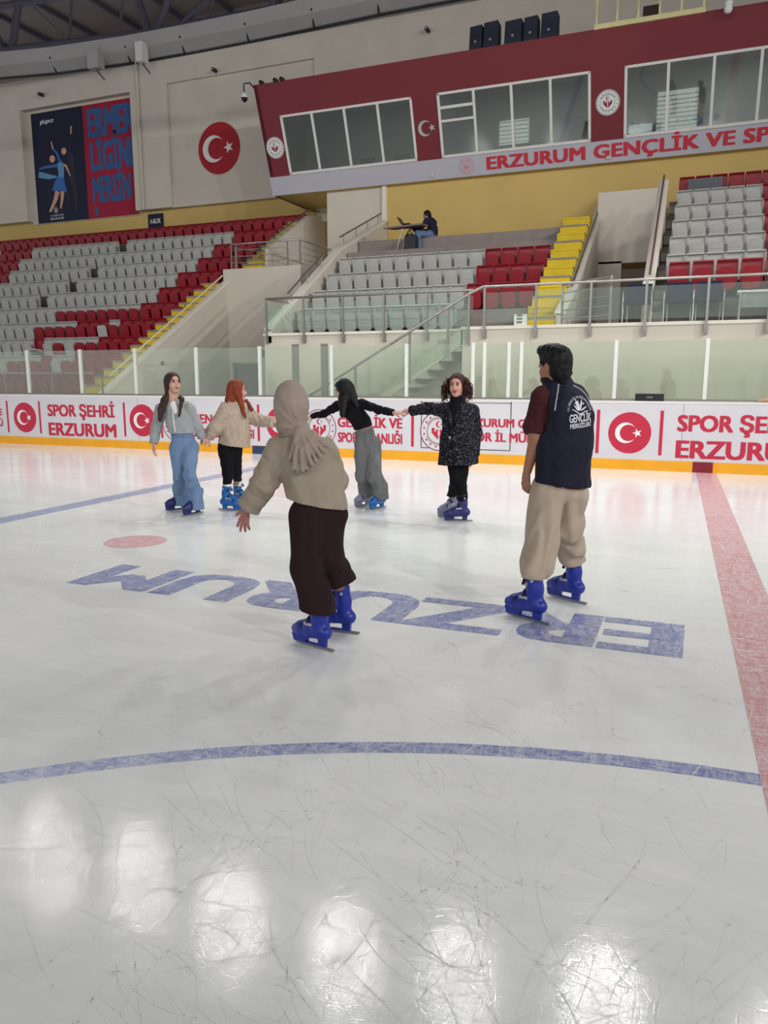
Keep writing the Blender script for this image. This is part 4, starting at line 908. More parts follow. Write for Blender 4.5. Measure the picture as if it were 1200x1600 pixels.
def face_parts(hd, who, brow, lip=LIPS, smile=0.0):
    for sg in (-1, 1):
        e = MB(); ring_ = []; c = hd.p(.077, sg*.032, .006)
        for a in np.linspace(0, math.pi, 7):
            for b in np.arange(10)*2*math.pi/10: ring_.append(c+hd.k*.0135*(hd.f*math.cos(a)+hd.r*math.sin(a)*math.cos(b)+hd.u*math.sin(a)*math.sin(b)*.75))
        e.add(ring_, [(i*10+j, i*10+(j+1) % 10, i*10+10+(j+1) % 10, i*10+10+j) for i in range(6) for j in range(10)], 0, True)
        eo = part('eye', e, EYEW, who)
        m = MB(); m.flat([(x*hd.k, y*hd.k) for x, y in disc(.0082, 12)], hd.p(.0905, sg*.032, .006), np.cross(hd.u, hd.f), hd.u, .001); part('iris', m, IRIS, eo)
        t = MB().tube([hd.p(.086, sg*.014, .026), hd.p(.089, sg*.030, .032), hd.p(.078, sg*.050, .027)], [.0038*hd.k, .0048*hd.k, .0026*hd.k], 6); part('eyebrow', t, brow, who)
        l = MB().tube([hd.p(.082, sg*.017, .013), hd.p(.089, sg*.032, .0165), hd.p(.078, sg*.046, .011)], .0034*hd.k, 5); part('eyelash', l, brow, who)
    s = smile*.006
    t = MB().tube([hd.p(.0855, -.028, -.056+s), hd.p(.0895, -.020, -.0575+s*.3), hd.p(.0915, -.010, -.0575), hd.p(.0925, 0, -.059-s*.4), hd.p(.0915, .010, -.0575), hd.p(.0895, .020, -.0575+s*.3), hd.p(.0855, .028, -.056+s)], [.003*hd.k, .0045*hd.k, .0050*hd.k, .0052*hd.k, .0050*hd.k, .0045*hd.k, .003*hd.k], 8)
    t.tube([hd.p(.078, -.024, -.063+s*.6), hd.p(.0875, -.012, -.067), hd.p(.0905, 0, -.068-s*.6), hd.p(.0875, .012, -.067), hd.p(.078, .024, -.063+s*.6)], [.0025*hd.k, .0055*hd.k, .006*hd.k, .0055*hd.k, .0025*hd.k], 8); part('lips', t, lip, who)

def hand_prims(w, d, n, side, curl=(.35, .4, .45, .5), spread=.12, k=1.0, thumb=.75, thumb_curl=.2):
    """w wrist, d towards the fingers, n out of the back of the hand, side +1/-1: which way the thumb leaves (along d x n)"""
    w = np.array(w, float); d = unit(d); n = unit(n-d*(np.array(n)@d)); t = np.cross(d, n)*side; P = []
    kn = [w+k*(d*.088+t*.030), w+k*(d*.093+t*.010), w+k*(d*.088-t*.010), w+k*(d*.080-t*.028)]
    for q in kn: P.append(capsule(w+(q-w)*.10+k*t*0, q, .017*k, .0115*k))
    for i, (q, ln) in enumerate(zip(kn, (.072, .080, .074, .058))):
        a = (1.5-i)*spread; dr = unit(d*math.cos(a)+t*math.sin(a)); c = curl[i]; seg = [.45, .31, .24]; p = q; rr = [.0098, .0088, .0080, .0066]
        for s_ in range(3):
            ang = c*(.55 if s_ == 0 else 1.0+.35*s_); dd = dr*math.cos(ang)-n*math.sin(ang); dr2 = dd
            e = p+k*ln*seg[s_]*dd; P.append(capsule(p, e, rr[s_]*k, rr[s_+1]*k)); p = e
            n_new = n*math.cos(ang)+dr*math.sin(ang) if False else n
    q0 = w+k*(d*.022+t*.020); td = unit(d*math.cos(thumb)+t*math.sin(thumb)-n*.25); q1 = q0+k*.040*td; td2 = unit(td+d*thumb_curl*1.2-n*.15); q2 = q1+k*.032*td2; q3 = q2+k*.025*unit(td2+d*thumb_curl)
    P += [capsule(q0, q1, .017*k, .0125*k), capsule(q1, q2, .0118*k, .010*k), capsule(q2, q3, .010*k, .0075*k)]
    pts = [w]+[q+k*.085*d for q in kn]+[q3, w+t*.05, w-t*.05, w-n*.06, w+n*.03, w+d*.1-n*.08]
    return P, pts

# ---- the hire skate: shell, cuff, holder, blade, straps; made once for each colour
def boot_field():
    P = chain([(-.105, 0, .108), (.0, 0, .100), (.075, 0, .098), (.122, 0, .094)], [.044, .043, .044, .033])
    P += [capsule((-.03, 0, .155), (.085, 0, .112), .046, .034)]
    P += chain([(-.068, 0, .125), (-.064, 0, .21), (-.050, 0, .300)], [.050, .050, .056])
    f = blend(P, .022); return inter(f, below((0.12, 0, 1), (-.05, 0, .305)), below((0, 0, -1), (0, 0, .066)))
def skate_meshes():
    V, Q = grow(boot_field(), (-.18, -.09, .04), (.18, .09, .33), .005); sh = MB().addmesh(V, Q)
    sh.tube([(-.115, 0, .072), (-.05, 0, .070), (.06, 0, .070), (.135, 0, .074)], .012, 8)
    ho = MB(); out = [(-.118, .078), (-.050, .078), (-.046, .055), (-.030, .044), (.008, .046), (.022, .058), (.036, .078), (.140, .080), (.146, .05), (.138, .024), (.02, .018), (-.09, .018), (-.108, .024)]
    # holder as three pieces round the open arch
    ho.xz([(-.118, .085), (-.112, .020), (-.060, .020), (-.058, .060), (-.045, .085)], -.013, .013)
    ho.xz([(.012, .085), (.032, .055), (.040, .020), (.138, .024), (.150, .060), (.140, .085)], -.015, .015)
    ho.xz([(-.112, .018), (.138, .018), (.138, .028), (-.112, .028)], -.008, .008)
    bl = MB().xz([(-.180, .012), (-.165, .002), (-.08, .0), (.08, .0), (.130, .006), (.156, .022), (.150, .026), (-.175, .020)], -.0025, .0025)
    st = MB()
    for (x, z, a, w) in ((.050, .142, .5, .044), (-.010, .190, .9, .050), (-.012, .268, 1.35, .056)):
        for s in (-1, 1): pass
        c = np.array((x, 0, z)); ex = np.array((math.cos(a), 0, -math.sin(a))); st.tube([c+(0, -w, -.03), c+(0, -w*.72, .0), c+(.004, 0, .014), c+(0, w*.72, 0), c+(0, w, -.03)], .0105, 6)
    bu = MB()
    for s in (-1, 1):
        bu.box(-.045, .015, s*.050-.004, s*.050+.004, .150, .166); bu.lathe([(0, -.004), (.011, -.004), (.011, .004), (0, .004)], (-.075, s*.056, .272), 12, 0, 1)
    return sh, ho, bl, st, bu
SKM = skate_meshes(); BLADE = mat('blade_steel', (150, 150, 150), .35, .5, metal=.85); STRAP = mat('strap_black', (18, 20, 34), .5, .4)
SKC = {}
def skate(who, toe, heel, color, name, roll=0.0, ext=1.0):
    toe = np.array(toe, float); heel = np.array(heel, float); m = (toe+heel)/2; m[2] = 0; d = toe-heel; rz = math.atan2(d[1], d[0])
    if name not in SKC: SKC[name] = [mesh_of(n_, b_, m_) for n_, b_, m_ in (('ice_skate', SKM[0], color), ('blade_holder', SKM[1], color), ('blade', SKM[2], BLADE), ('strap', SKM[3], STRAP), ('buckle', SKM[4], mat('buckle_grey', (168, 168, 176), .4)))]
    w = WL[who.name]; o = bpy.data.objects.new('ice_skate', SKC[name][0]); COL.objects.link(o); o.parent = who; o.location = m-w; o.rotation_euler = (roll, 0, rz); o.scale = (ext,)*3; WL[o.name] = m
    for n_, me in zip(('blade_holder', 'blade', 'strap', 'buckle'), SKC[name][1:]):
        c = bpy.data.objects.new(n_, me); COL.objects.link(c); c.parent = o
    R = np.array(((math.cos(rz), -math.sin(rz), 0), (math.sin(rz), math.cos(rz), 0), (0, 0, 1)))
    return m+R@np.array((-.052, 0, .27)), R@np.array((1, 0, 0))

def person(label, foot_px):
    g = onZ(*foot_px, 0); D = (g-CAM)@FWD
    t = thing('person', label, 'person', tuple(g)); t['kind'] = 'thing'
    return t, (lambda px, py, dd=0.0: onD(px, py, D+dd)), D
def cloth(name, who, f, lo, hi, h, m, sub=None):
    V, Q = grow(f, lo, hi, h); return part(name, MB().addmesh(V, Q), m, who)
def body_mesh(who, parts_, m):
    mb = MB()
    for f, lo, hi, h in parts_: V, Q = grow(f, lo, hi, h); mb.addmesh(V, Q)
    return part('body', mb, m, who)
def basic_body(J, hd, k=1.0, h=.009, male=False):
    """skin surface: head and neck finely, the rest coarser; hands are added by the caller"""
    fl = (J['face'], 1.35)
    tor = chain([J['pelvis'], J['waist'], J['chest'], J['neck0']], [.115*k, .100*k, .115*k, .055*k], fl)+[capsule(J['shR'], J['shL'], .05*k, .05*k)]
    for s in 'RL':
        tor += chain([J['sh'+s], J['el'+s], J['wr'+s]], [.046*k, .037*k, .025*k])+chain([J['hip'+s], J['kn'+s], J['an'+s]], [.075*k, .052*k, .036*k])
    tor += [capsule(J['neck0'], hd.p(-.015, 0, -.05), .054*k, .052*k)]
    f = blend(tor, .025); lo, hi = bounds([v for q, v in J.items() if q != 'face'], .14)
    fh = blend(hd.prims()+[capsule(J['neck0'], hd.p(-.015, 0, -.05), .054*k, .052*k)], .010)
    l2, h2 = bounds([hd.c, J['neck0']], .14)
    return [(f, lo, hi, h), (fh, l2, h2, .0042)]
def surf(f, P, d, back=.5, lift=.003):
    """slide points along d onto the outside of a garment"""
    P = np.array(P, float)-np.array(d)*back; t = np.zeros(len(P))
    for _ in range(60): t += np.clip(f(P+t[:, None]*d), -.01, .05)*.75
    return P+(t-lift)[:, None]*d
def sleeve(a, b, c, r, amp=.005, k=.03, sc=.10, seed=11):
    f = folds(blend(chain([a, b, c], r), k), amp, sc, (1, 1, .8), seed); return inter(f, below(unit(np.array(c)-np.array(b)), c))
def merge(k, *fs): return blend(list(fs), k)
def ankle(toe, heel, up=.27, back=.052):                   # where the leg enters a skate standing between two ground pixels
    a = onZ(*toe, 0); b = onZ(*heel, 0); return (a+b)/2-unit(a-b)*back+np.array((0, 0, up))
def stand(toe, heel): return onZ(*toe, 0), onZ(*heel, 0)
DEN = mat('denim_blue', (104, 128, 160), .85, .2, var=.12, scale=9, bump=.15, bscale=120)
DENG = mat('denim_grey', (104, 106, 106), .85, .2, var=.10, scale=9, bump=.15, bscale=120)
GREYJ = mat('grey_jersey', (146, 148, 151), .9, .15, var=.06, scale=14, bump=.25, bscale=90)
FUZZ = mat('beige_fleece', (172, 156, 140), .95, .1, var=.10, scale=30, bump=.9, bscale=70)
BEIGE = mat('beige_knit', (152, 140, 126), .92, .12, var=.05, scale=14, bump=.3, bscale=140)
SCARF = mat('taupe_scarf', (152, 138, 128), .9, .15, var=.05, scale=12, bump=.15, bscale=160)
BROWN = mat('dark_brown_cloth', (42, 28, 31), .9, .15, var=.10, scale=10, bump=.2, bscale=100)
BLACKC = mat('black_cloth', (17, 16, 21), .9, .15, var=.12, scale=14, bump=.2, bscale=120)
NAVYV = mat('navy_vest', (20, 20, 38), .75, .25, var=.08, scale=8, bump=.15, bscale=60)
MARO = mat('maroon_shirt', (66, 32, 35), .9, .15, var=.06, scale=12, bump=.2, bscale=120)
KHAKI = mat('khaki_cotton', (172, 156, 140), .88, .18, var=.05, scale=10, bump=.2, bscale=90)
CREAMS = mat('cream_sock', (226, 222, 206), .9, .1, var=.05, bump=.3, bscale=120)
BLUE1 = mat('skate_blue', (20, 42, 146), .34, .45, var=.06, scale=10); BLUE2 = mat('skate_sky_blue', (20, 92, 164), .34, .45, var=.06, scale=10)
BLUE3 = mat('skate_navy', (32, 38, 100), .4, .45, var=.06); LAV = mat('skate_lavender', (116, 116, 146), .4, .45, var=.06)
WHITES = mat('white_tee', (226, 224, 220), .9, .1, var=.02)
def hairmat(n, rgb): return mat(n, rgb, .55, .22, var=.35, scale=60, stretch=(1, 1, .12), bump=.5, bscale=90)
HBR = hairmat('hair_brown', (54, 38, 34)); HRED = hairmat('hair_red', (122, 52, 30)); HBL = hairmat('hair_black', (17, 14, 16)); HCU = hairmat('hair_auburn', (62, 34, 30)); HMAN = hairmat('hair_dark', (15, 14, 17))
BROWB = mat('brow_brown', (74, 52, 46), .7, .2, var=0); BROWR = mat('brow_red', (128, 72, 52), .7, .2, var=0)
tw = mat('tweed', (40, 40, 48), .95, .1, var=0)
def tweed():
    nt = tw.node_tree; N = nt.nodes; L = nt.links; tc = N.new('ShaderNodeTexCoord'); v = N.new('ShaderNodeTexNoise'); v.inputs['Scale'].default_value = 62; v.inputs['Detail'].default_value = 2
    L.new(tc.outputs['Object'], v.inputs['Vector']); r = N.new('ShaderNodeValToRGB'); r.color_ramp.elements[0].position = .52; r.color_ramp.elements[0].color = (*lin((20, 21, 27)), 1)
    r.color_ramp.elements[1].position = .72; r.color_ramp.elements[1].color = (*lin((104, 104, 112)), 1); L.new(v.outputs[0], r.inputs[0]); L.new(r.outputs[0], N['Principled BSDF'].inputs['Base Color'])
tweed()
def hair_cap(hd, extra=(), k=.02, wide=.062, groove=.0025, seed=1):
    """hair over the skull with the face left free"""
    ax = (hd.f, hd.r, hd.u); q = hd.k
    f = blend([ellipsoid(hd.p(-.022, 0, .030), ax, (.104*q, .091*q, .103*q)), ellipsoid(hd.p(-.05, 0, -.02), ax, (.074*q, .084*q, .085*q))]+list(extra), k)
    face = ellipsoid(hd.p(.098, 0, -.045), ax, (.085*q, wide*q, .118*q))
    g = minus(f, face, .012)
    def s(P):
        v = P-hd.c; a = np.arctan2(v@hd.r, -(v@hd.f)); return g(P)+groove*(np.sin(a*26+(v@hd.u)*18)+.6*np.sin(a*47+2+(v@hd.u)*30))
    return s

# ================================================================== 1. girl in grey jacket and blue jeans
who, J_, D1 = person('girl in grey hooded jacket and blue jeans skating on the far left', (290, 803))
hd = Head(J_(270.5, 599), -FWD*.74+RGT*.60+UP*.10, UP+RGT*.02)
J = dict(face=unit(-FWD*.9+RGT*.3), pelvis=J_(287, 694), waist=J_(284, 668), chest=J_(277, 648), neck0=J_(270, 630), shR=J_(251, 640, -.02), shL=J_(296, 640, .02),
         elR=J_(244, 669, .02), elL=J_(309, 667, .04), wrR=J_(240, 693, -.05), wrL=J_(316, 684, .10), hipR=J_(277, 700), hipL=J_(298, 700), knR=J_(280, 744, -.02), knL=J_(296, 743, -.15), anR=ankle((263, 799), (291, 796)), anL=ankle((284, 808), (318, 801)))
hp, pts = hand_prims(J['wrR'], RGT*-.05-UP-FWD*.15, -FWD*.3-RGT, -1, (.5, .55, .6, .6), .05, .92); a = blend(hp, .006); lo, hi = bounds(pts, .03)
hp2, pts2 = hand_prims(J['wrL'], RGT*.8-UP*.55+FWD*.2, UP*.6+RGT*.5-FWD*.5, 1, (.7, .8, .8, .8), .03, .9); b = blend(hp2, .006); lo2, hi2 = bounds(pts2, .03)
body_mesh(who, basic_body(J, hd, .95)+[(a, lo, hi, .0045), (b, lo2, hi2, .0045)], SKIN1); face_parts(hd, who, BROWB)
fl = (J['face'], 1.30)
tor = blend(chain([J_(285, 676), J_(281, 660), J['chest'], J_(271, 634)], [.150, .148, .140, .085], fl)+[capsule(J['shR'], J['shL'], .066, .066)]+chain([J_(258, 634, .09), J_(276, 630, .12), J_(294, 634, .08)], [.045, .062, .045]), .04)
f = (merge(.025, inter(folds(tor, .006, .12, (1, 1, .7), 3), below((0, 0, -1), J_(285, 677))), sleeve(J['shR'], J['elR'], J['wrR'], [.066, .060, .050]), sleeve(J['shL'], J['elL'], J['wrL'], [.066, .060, .050])))
gj = f; lo, hi = bounds([v for q, v in J.items() if q not in ('face', 'knR', 'knL', 'anR', 'anL')], .2); cloth('hooded_jacket', who, f, lo, hi, .0085, GREYJ)
z = surf(f, [J_(274+.5*i, 640+4.2*i) for i in range(9)], FWD); part('zip', MB().tube(list(z), .006, 6), WHITES, who)
f = merge(.02, capsule(J_(272, 634, -.03), J_(274, 644, -.115), .058, .022)); lo, hi = bounds([J_(272, 628), J_(275, 642)], .16); cloth('undershirt', who, f, lo, hi, .008, WHITES)
f = merge(.012, merge(.03, blend(chain([J['hipR'], J['knR'], J['anR'], J['anR']-(0, 0, .22)], [.096, .068, .082, .094]), .03), capsule(J_(284, 674), J['pelvis'], .122, .132, fl)), blend(chain([J['hipL'], J['knL'], J['anL'], J['anL']-(0, 0, .22)], [.098, .070, .086, .102]), .03))
f = inter(folds(f, .007, .13, (1, 1, .5), 5), below((0, 0, -1), (0, 0, .060)), below((0, 0, 1), J_(284, 671))); lo, hi = bounds([J[q] for q in ('pelvis', 'hipR', 'hipL', 'knR', 'knL', 'anR', 'anL')]+[J_(284, 668), (J['anL'][0], J['anL'][1], .03)], .17); cloth('jeans', who, f, lo, hi, .0085, DEN)
z = surf(f, [J_(268+2.2*i, 679+.2*i) for i in range(16)], FWD); part('waistband', MB().tube(list(z), .008, 6), DEN, who)
ex = chain([hd.p(-.045, -.062, .0), J_(258, 626, -.02), J_(252, 640, -.12), J_(250, 656, -.13)], [.040, .046, .040, .022])+chain([hd.p(-.06, 0, 0), J_(266, 632, .10)], [.07, .06])+chain([hd.p(-.03, .070, .02), J_(284, 624, -.10), J_(280, 650, -.19)], [.026, .026, .014])
lo, hi = bounds([hd.p(0, 0, .1), J_(249, 655), J_(290, 640)], .15); cloth('hair', who, hair_cap(hd, ex), lo, hi, .0065, HBR)
skate(who, onZ(284, 808, 0), onZ(318, 801, 0), BLUE3, 'navy'); skate(who, onZ(263, 799, 0), onZ(291, 796, 0), BLUE3, 'navy')

# ================================================================== 2. red haired girl
who, J_, D2 = person('red haired girl in a beige fleece jacket and black leggings', (362, 796))
hd = Head(J_(371, 610), RGT*.93+FWD*.10-UP*.06, UP)
J = dict(face=unit(RGT*.85-FWD*.45), pelvis=J_(358, 694), waist=J_(362, 668), chest=J_(366, 648), neck0=J_(366, 630), shR=J_(352, 642, -.13), shL=J_(383, 643, .12),
         elR=J_(337, 668, -.16), elL=J_(403, 657, .14), wrR=J_(325, 682, -.13), wrL=J_(426, 660, .02), hipR=J_(353, 700, -.06), hipL=J_(366, 700, .06), knR=J_(356, 738, -.08), knL=J_(369, 737, .04), anR=ankle((377, 799), (346, 797)), anL=ankle((391, 792), (364, 788)))
hp, pts = hand_prims(J['wrR'], -RGT*.85-UP*.5, UP*.6-FWD*.7-RGT*.2, -1, (.8, .8, .9, .9), .03, .9); a = blend(hp, .006); lo, hi = bounds(pts, .03)
hp2, pts2 = hand_prims(J['wrL'], RGT-UP*.02-FWD*.1, UP*.8-FWD*.6, -1, (.3, .35, .4, .4), .08, .92); b = blend(hp2, .006); lo2, hi2 = bounds(pts2, .03)
body_mesh(who, basic_body(J, hd, .95)+[(a, lo, hi, .0045), (b, lo2, hi2, .0045)], SKIN2); face_parts(hd, who, BROWR, smile=1.0)
fl = (J['face'], 1.12)
tor = blend(chain([J_(366, 698), J_(366, 668), J['chest'], J_(367, 634)], [.200, .178, .150, .085], fl)+[capsule(J['shR'], J['shL'], .072, .072), capsule(J_(352, 636, -.06), J_(380, 636, .02), .055, .06)], .05)
f = merge(.035, inter(folds(tor, .008, .14, (1, 1, .5), 8), below(-UP+RGT*-.16, J_(362, 695))), sleeve(J['shR'], J['elR'], J['wrR'], [.080, .080, .070]), sleeve(J['shL'], J['elL'], J_(428, 660, .02), [.078, .074, .068]))
f = folds(f, .003, .03, (1, 1, 1), 9); lo, hi = bounds([v for q, v in J.items() if q[:2] in ('sh', 'el', 'wr', 'pe', 'ne')], .24); cloth('fleece_jacket', who, f, lo, hi, .0085, FUZZ)
f = inter(blend(chain([J['hipR'], J['knR'], J['anR']], [.100, .066, .046])+chain([J['hipL'], J['knL'], J['anL']], [.100, .066, .046])+[capsule(J_(360, 676), J['pelvis'], .12, .13)], .03), below((0, 0, -1), J['anR']+(0, 0, .055)))
lo, hi = bounds([J[q] for q in ('pelvis', 'hipR', 'hipL', 'knR', 'knL', 'anR', 'anL')]+[J_(360, 670)], .15); cloth('leggings', who, folds(f, .003, .09, (1, 1, .6), 4), lo, hi, .008, BLACKC)
for s, y in (('R', 770), ('L', 766)):
    p = J['an'+s]; dl = unit(J['kn'+s]-p); f = capsule(p+dl*.17, p+dl*.01, .053, .048); lo, hi = bounds([p+(0, 0, .16), p-(0, 0, .05)], .09); cloth('sock', who, inter(folds(f, .003, .03, (1, 1, 2), 2), below(dl, p+dl*.105)), lo, hi, .007, CREAMS)
ex = chain([hd.p(-.05, -.03, .0), J_(361, 626, -.03), J_(356, 636, -.05)], [.075, .070, .040])+chain([hd.p(-.02, .066, -.0), J_(376, 628, -.05), J_(383, 652, -.12)], [.03, .034, .016])+chain([J_(384, 626, .05), J_(394, 640, .05)], [.030, .020])
ex += chain([hd.p(.02, .066, .03), J_(375, 618, -.06)], [.024, .03])
lo, hi = bounds([hd.p(0, 0, .1), J_(352, 645), J_(396, 655)], .17); cloth('hair', who, hair_cap(hd, ex, seed=3), lo, hi, .0065, HRED)
skate(who, onZ(377, 799, 0), onZ(346, 797, 0), BLUE2, 'sky'); skate(who, onZ(389, 792, 0), onZ(365, 788, 0), BLUE2, 'sky')

# ================================================================== 3. woman in head scarf, seen from behind
who, J_, D3 = person('woman in taupe head scarf, beige sweater and dark brown trousers', (505, 1003))
hd = Head(J_(456, 638), FWD*.80-RGT*.52-UP*.10, UP-RGT*.06+FWD*.05)
J = dict(face=unit(FWD*.9-RGT*.42), pelvis=J_(498, 792, .0), waist=J_(490, 752, .0), chest=J_(474, 712, .02), neck0=J_(464, 678, .03), shR=J_(436, 706, .02), shL=J_(508, 706, .06),
         elR=J_(414, 756, -.02), elL=J_(523, 752, .12), wrR=J_(386, 796, .04), wrL=J_(520, 770, .28), hipR=J_(482, 808, -.02), hipL=J_(515, 806, .04), knR=J_(481, 884, -.10), knL=J_(514, 868, .0), anR=ankle((461, 1003), (515, 1018)), anL=ankle((499, 984), (546, 990)))
hp, pts = hand_prims(J['wrR'], -UP*.93-RGT*.30+FWD*.2, -FWD*.80-RGT*.2+UP*.45, 1, (.30, .22, .30, .40), .20, .95, .9); a = blend(hp, .0055); lo, hi = bounds(pts, .03)
hp2, pts2 = hand_prims(J['wrL'], FWD, UP, 1, (.4, .4, .4, .4), .06, .95); b = blend(hp2, .0055); lo2, hi2 = bounds(pts2, .03)
body_mesh(who, basic_body(J, hd, .95, .009)+[(a, lo, hi, .003), (b, lo2, hi2, .004)], SKINH)
fl = (J['face'], 1.28)
tor = blend(chain([J_(499, 790), J['waist'], J['chest'], J_(466, 688, .02)], [.172, .160, .150, .080], fl)+[capsule(J['shR'], J['shL'], .074, .074)], .05)
hemn = unit(-UP-RGT*.22)
f = merge(.035, inter(folds(tor, .009, .17, (1, 1, .6), 12), below(hemn, J_(497, 787))), sleeve(J['shR'], J_(414, 754, -.02), J_(389, 793, .03), [.084, .078, .070]), sleeve(J['shL'], J['elL'], J['wrL'], [.080, .076, .066]))
sw = f; lo, hi = bounds([v for q, v in J.items() if q[:2] in ('sh', 'el', 'wr', 'pe', 'ne')], .22); cloth('sweater', who, sw, lo, hi, .007, BEIGE)
aR, aL = J['anR'], J['anL']
lr = folds(blend(chain([J['hipR'], J['knR'], aR+(0, 0, .02), aR-(0, 0, .06)], [.114, .094, .098, .108]), .03), .009, .16, (1, 1, .35), 21)
ll = folds(blend(chain([J['hipL'], J['knL'], aL+(0, 0, .06), aL-(0, 0, .02)], [.108, .092, .084, .080]), .03), .009, .16, (1, 1, .35), 22)
lr = inter(lr, below(-UP-RGT*.14, aR+(0, 0, -.035))); ll = inter(ll, below(-UP+RGT*.35, aL+(0, 0, .05)))
f = merge(.018, merge(.03, lr, folds(capsule(J_(497, 772), J['pelvis'], .136, .144, fl), .004, .12, (1, 1, .4), 23)), ll)
lo, hi = bounds([J[q] for q in ('pelvis', 'hipR', 'hipL', 'knR', 'knL', 'anR', 'anL')]+[J_(497, 765)], .21); cloth('trousers', who, f, lo, hi, .007, BROWN)
# scarf: wrap round the head, gathered behind the neck, pleated tail over the back
ax = (hd.f, hd.r, hd.u)
wr = blend([ellipsoid(J_(455, 634), ax, (.116, .100, .150)), ellipsoid(J_(456, 664, .01), ax, (.096, .092, .085)), capsule(J_(452, 682, .08), J_(470, 678, -.02), .070, .062)], .03)
wr = minus(wr, ellipsoid(hd.p(.135, 0, -.03), ax, (.07, .055, .09)), .02)
def wrap(P):
    v = P-J_(470, 672, -.08); r = np.sqrt((v*v).sum(1)); a = np.arctan2(v@RGT, v@UP); return wr(P)+(.004*np.sin(a*11+r*16)+.0025*np.sin(a*23-r*9))*np.clip(r*7, 0, 1)*np.clip(1.9-r*7, .25, 1)
tail = []; kn = J_(469, 674, -.095)
for i, (x, y, dd, r) in enumerate([(453, 716, -.150, .013), (459, 732, -.175, .014), (466, 737, -.165, .014), (473, 735, -.185, .014), (480, 731, -.170, .013), (487, 726, -.185, .013), (494, 720, -.165, .013), (501, 713, -.170, .013), (507, 706, -.145, .012), (513, 698, -.135, .012)]):
    mid = J_(469+(x-469)*.5, 674+(y-674)*.5-3, dd+.012); tail += chain([kn+RGT*.004*(i-4), mid, J_(x, y, dd)], [.013, .014, r])
tl = folds(blend(tail, .006), .002, .04, (1, 1, .3), 30)
tl_s = lambda P: np.maximum(tl(P), below(-UP, J_(470, 739))(P))
sc = lambda P: smin(smin(wrap(P), tl(P), .012), capsule(kn, J_(466, 680, -.085), .034, .030)(P), .02)
lo, hi = bounds([J_(425, 592), J_(520, 745), hd.p(.16, 0, 0), kn], .14); cloth('head_scarf', who, sc, lo, hi, .006, SCARF)
skate(who, onZ(461, 1003, 0), onZ(515, 1018, 0), BLUE1, 'royal'); skate(who, onZ(499, 984, 0), onZ(546, 990, 0), BLUE1, 'royal')

# ================================================================== 4. girl with long black hair bending to the left
who, J_, D4 = person('black haired girl in cropped black top and grey wide jeans', (582, 795))
hd = Head(J_(537, 609), -RGT*.85+FWD*.35-UP*.28, UP-RGT*.28)
J = dict(face=unit(-FWD*.75-RGT*.5-UP*.1), pelvis=J_(574, 690), waist=J_(566, 664), chest=J_(550, 640), neck0=J_(543, 624), shR=J_(527, 634, .06), shL=J_(565, 631, -.06),
         elR=J_(507, 646, .14), elL=J_(592, 640, -.2), wrR=J_(486, 651, .16), wrL=J_(615, 645, -.36), hipR=J_(566, 694, .0), hipL=J_(582, 694, .0), knR=J_(567, 744, .03), knL=J_(585, 744, -.06), anR=ankle((554, 794), (580, 789)), anL=ankle((573, 799), (606, 792)))
hp, pts = hand_prims(J['wrR'], -RGT-UP*.1, UP, 1, (.6, .6, .6, .6), .04, .9); a = blend(hp, .006); lo, hi = bounds(pts, .03)
hp2, pts2 = hand_prims(J['wrL'], RGT*.95-FWD*.15+UP*.02, UP*.8-FWD*.5, 1, (.9, 1., 1., 1.), .02, .9); b = blend(hp2, .006); lo2, hi2 = bounds(pts2, .03)
body_mesh(who, basic_body(J, hd, .93)+[(a, lo, hi, .0045), (b, lo2, hi2, .0045)], SKIN1); face_parts(hd, who, BROWB)
fl = (J['face'], 1.25)
tor = blend(chain([J_(570, 676), J_(564, 658), J['chest'], J_(544, 627)], [.120, .116, .126, .064], fl)+[capsule(J['shR'], J['shL'], .056, .056)], .035)
f = merge(.022, inter(folds(tor, .004, .08, (1, 1, .8), 7), below(-UP+RGT*.30, J_(567, 669))), sleeve(J['shR'], J['elR'], J['wrR'], [.056, .046, .036]), sleeve(J['shL'], J['elL'], J['wrL'], [.056, .048, .040]))
lo, hi = bounds([v for q, v in J.items() if q[:2] in ('sh', 'el', 'wr', 'pe', 'ne')], .16); cloth('cropped_top', who, f, lo, hi, .008, BLACKC)
aR, aL = J['anR'], J['anL']
f = merge(.012, merge(.03, blend(chain([J['hipR'], J['knR'], aR, aR-(0, 0, .2)], [.104, .088, .088, .094]), .03), capsule(J_(569, 676), J_(573, 692), .126, .140, fl)), blend(chain([J['hipL'], J['knL'], aL, aL-(0, 0, .2)], [.106, .090, .092, .104]), .03))
f = inter(folds(f, .008, .13, (1, 1, .4), 15), below((0, 0, -1), (0, 0, .12)), below(UP-RGT*.3, J_(567, 671)))
lo, hi = bounds([J[q] for q in ('pelvis', 'hipR', 'hipL', 'knR', 'knL', 'anR', 'anL')]+[J_(569, 664)], .18); cloth('wide_jeans', who, f, lo, hi, .0085, DENG)
z = surf(f, [J_(556+2*i, 682-.9*i) for i in range(14)], FWD); part('waistband', MB().tube(list(z), .008, 6), DENG, who)
ex = chain([hd.p(-.03, .03, .02), J_(538, 622, -.06), J_(535, 648, -.17)], [.07, .066, .034])+chain([hd.p(-.05, .03, .0), J_(550, 620, -.05), J_(558, 634, -.11)], [.075, .060, .030])+chain([hd.p(.02, .05, .0), J_(531, 632, -.12)], [.040, .028])+chain([hd.p(.06, .02, .085), hd.p(.11, .0, .04)], [.03, .022])
lo, hi = bounds([hd.p(0, 0, .1), J_(525, 655), J_(562, 640)], .17); cloth('hair', who, hair_cap(hd, ex, seed=4), lo, hi, .0065, HBL)
skate(who, onZ(573, 799, 0), onZ(606, 792, 0), BLUE2, 'sky'); skate(who, onZ(554, 794, 0), onZ(580, 789, 0), LAV, 'lavender')

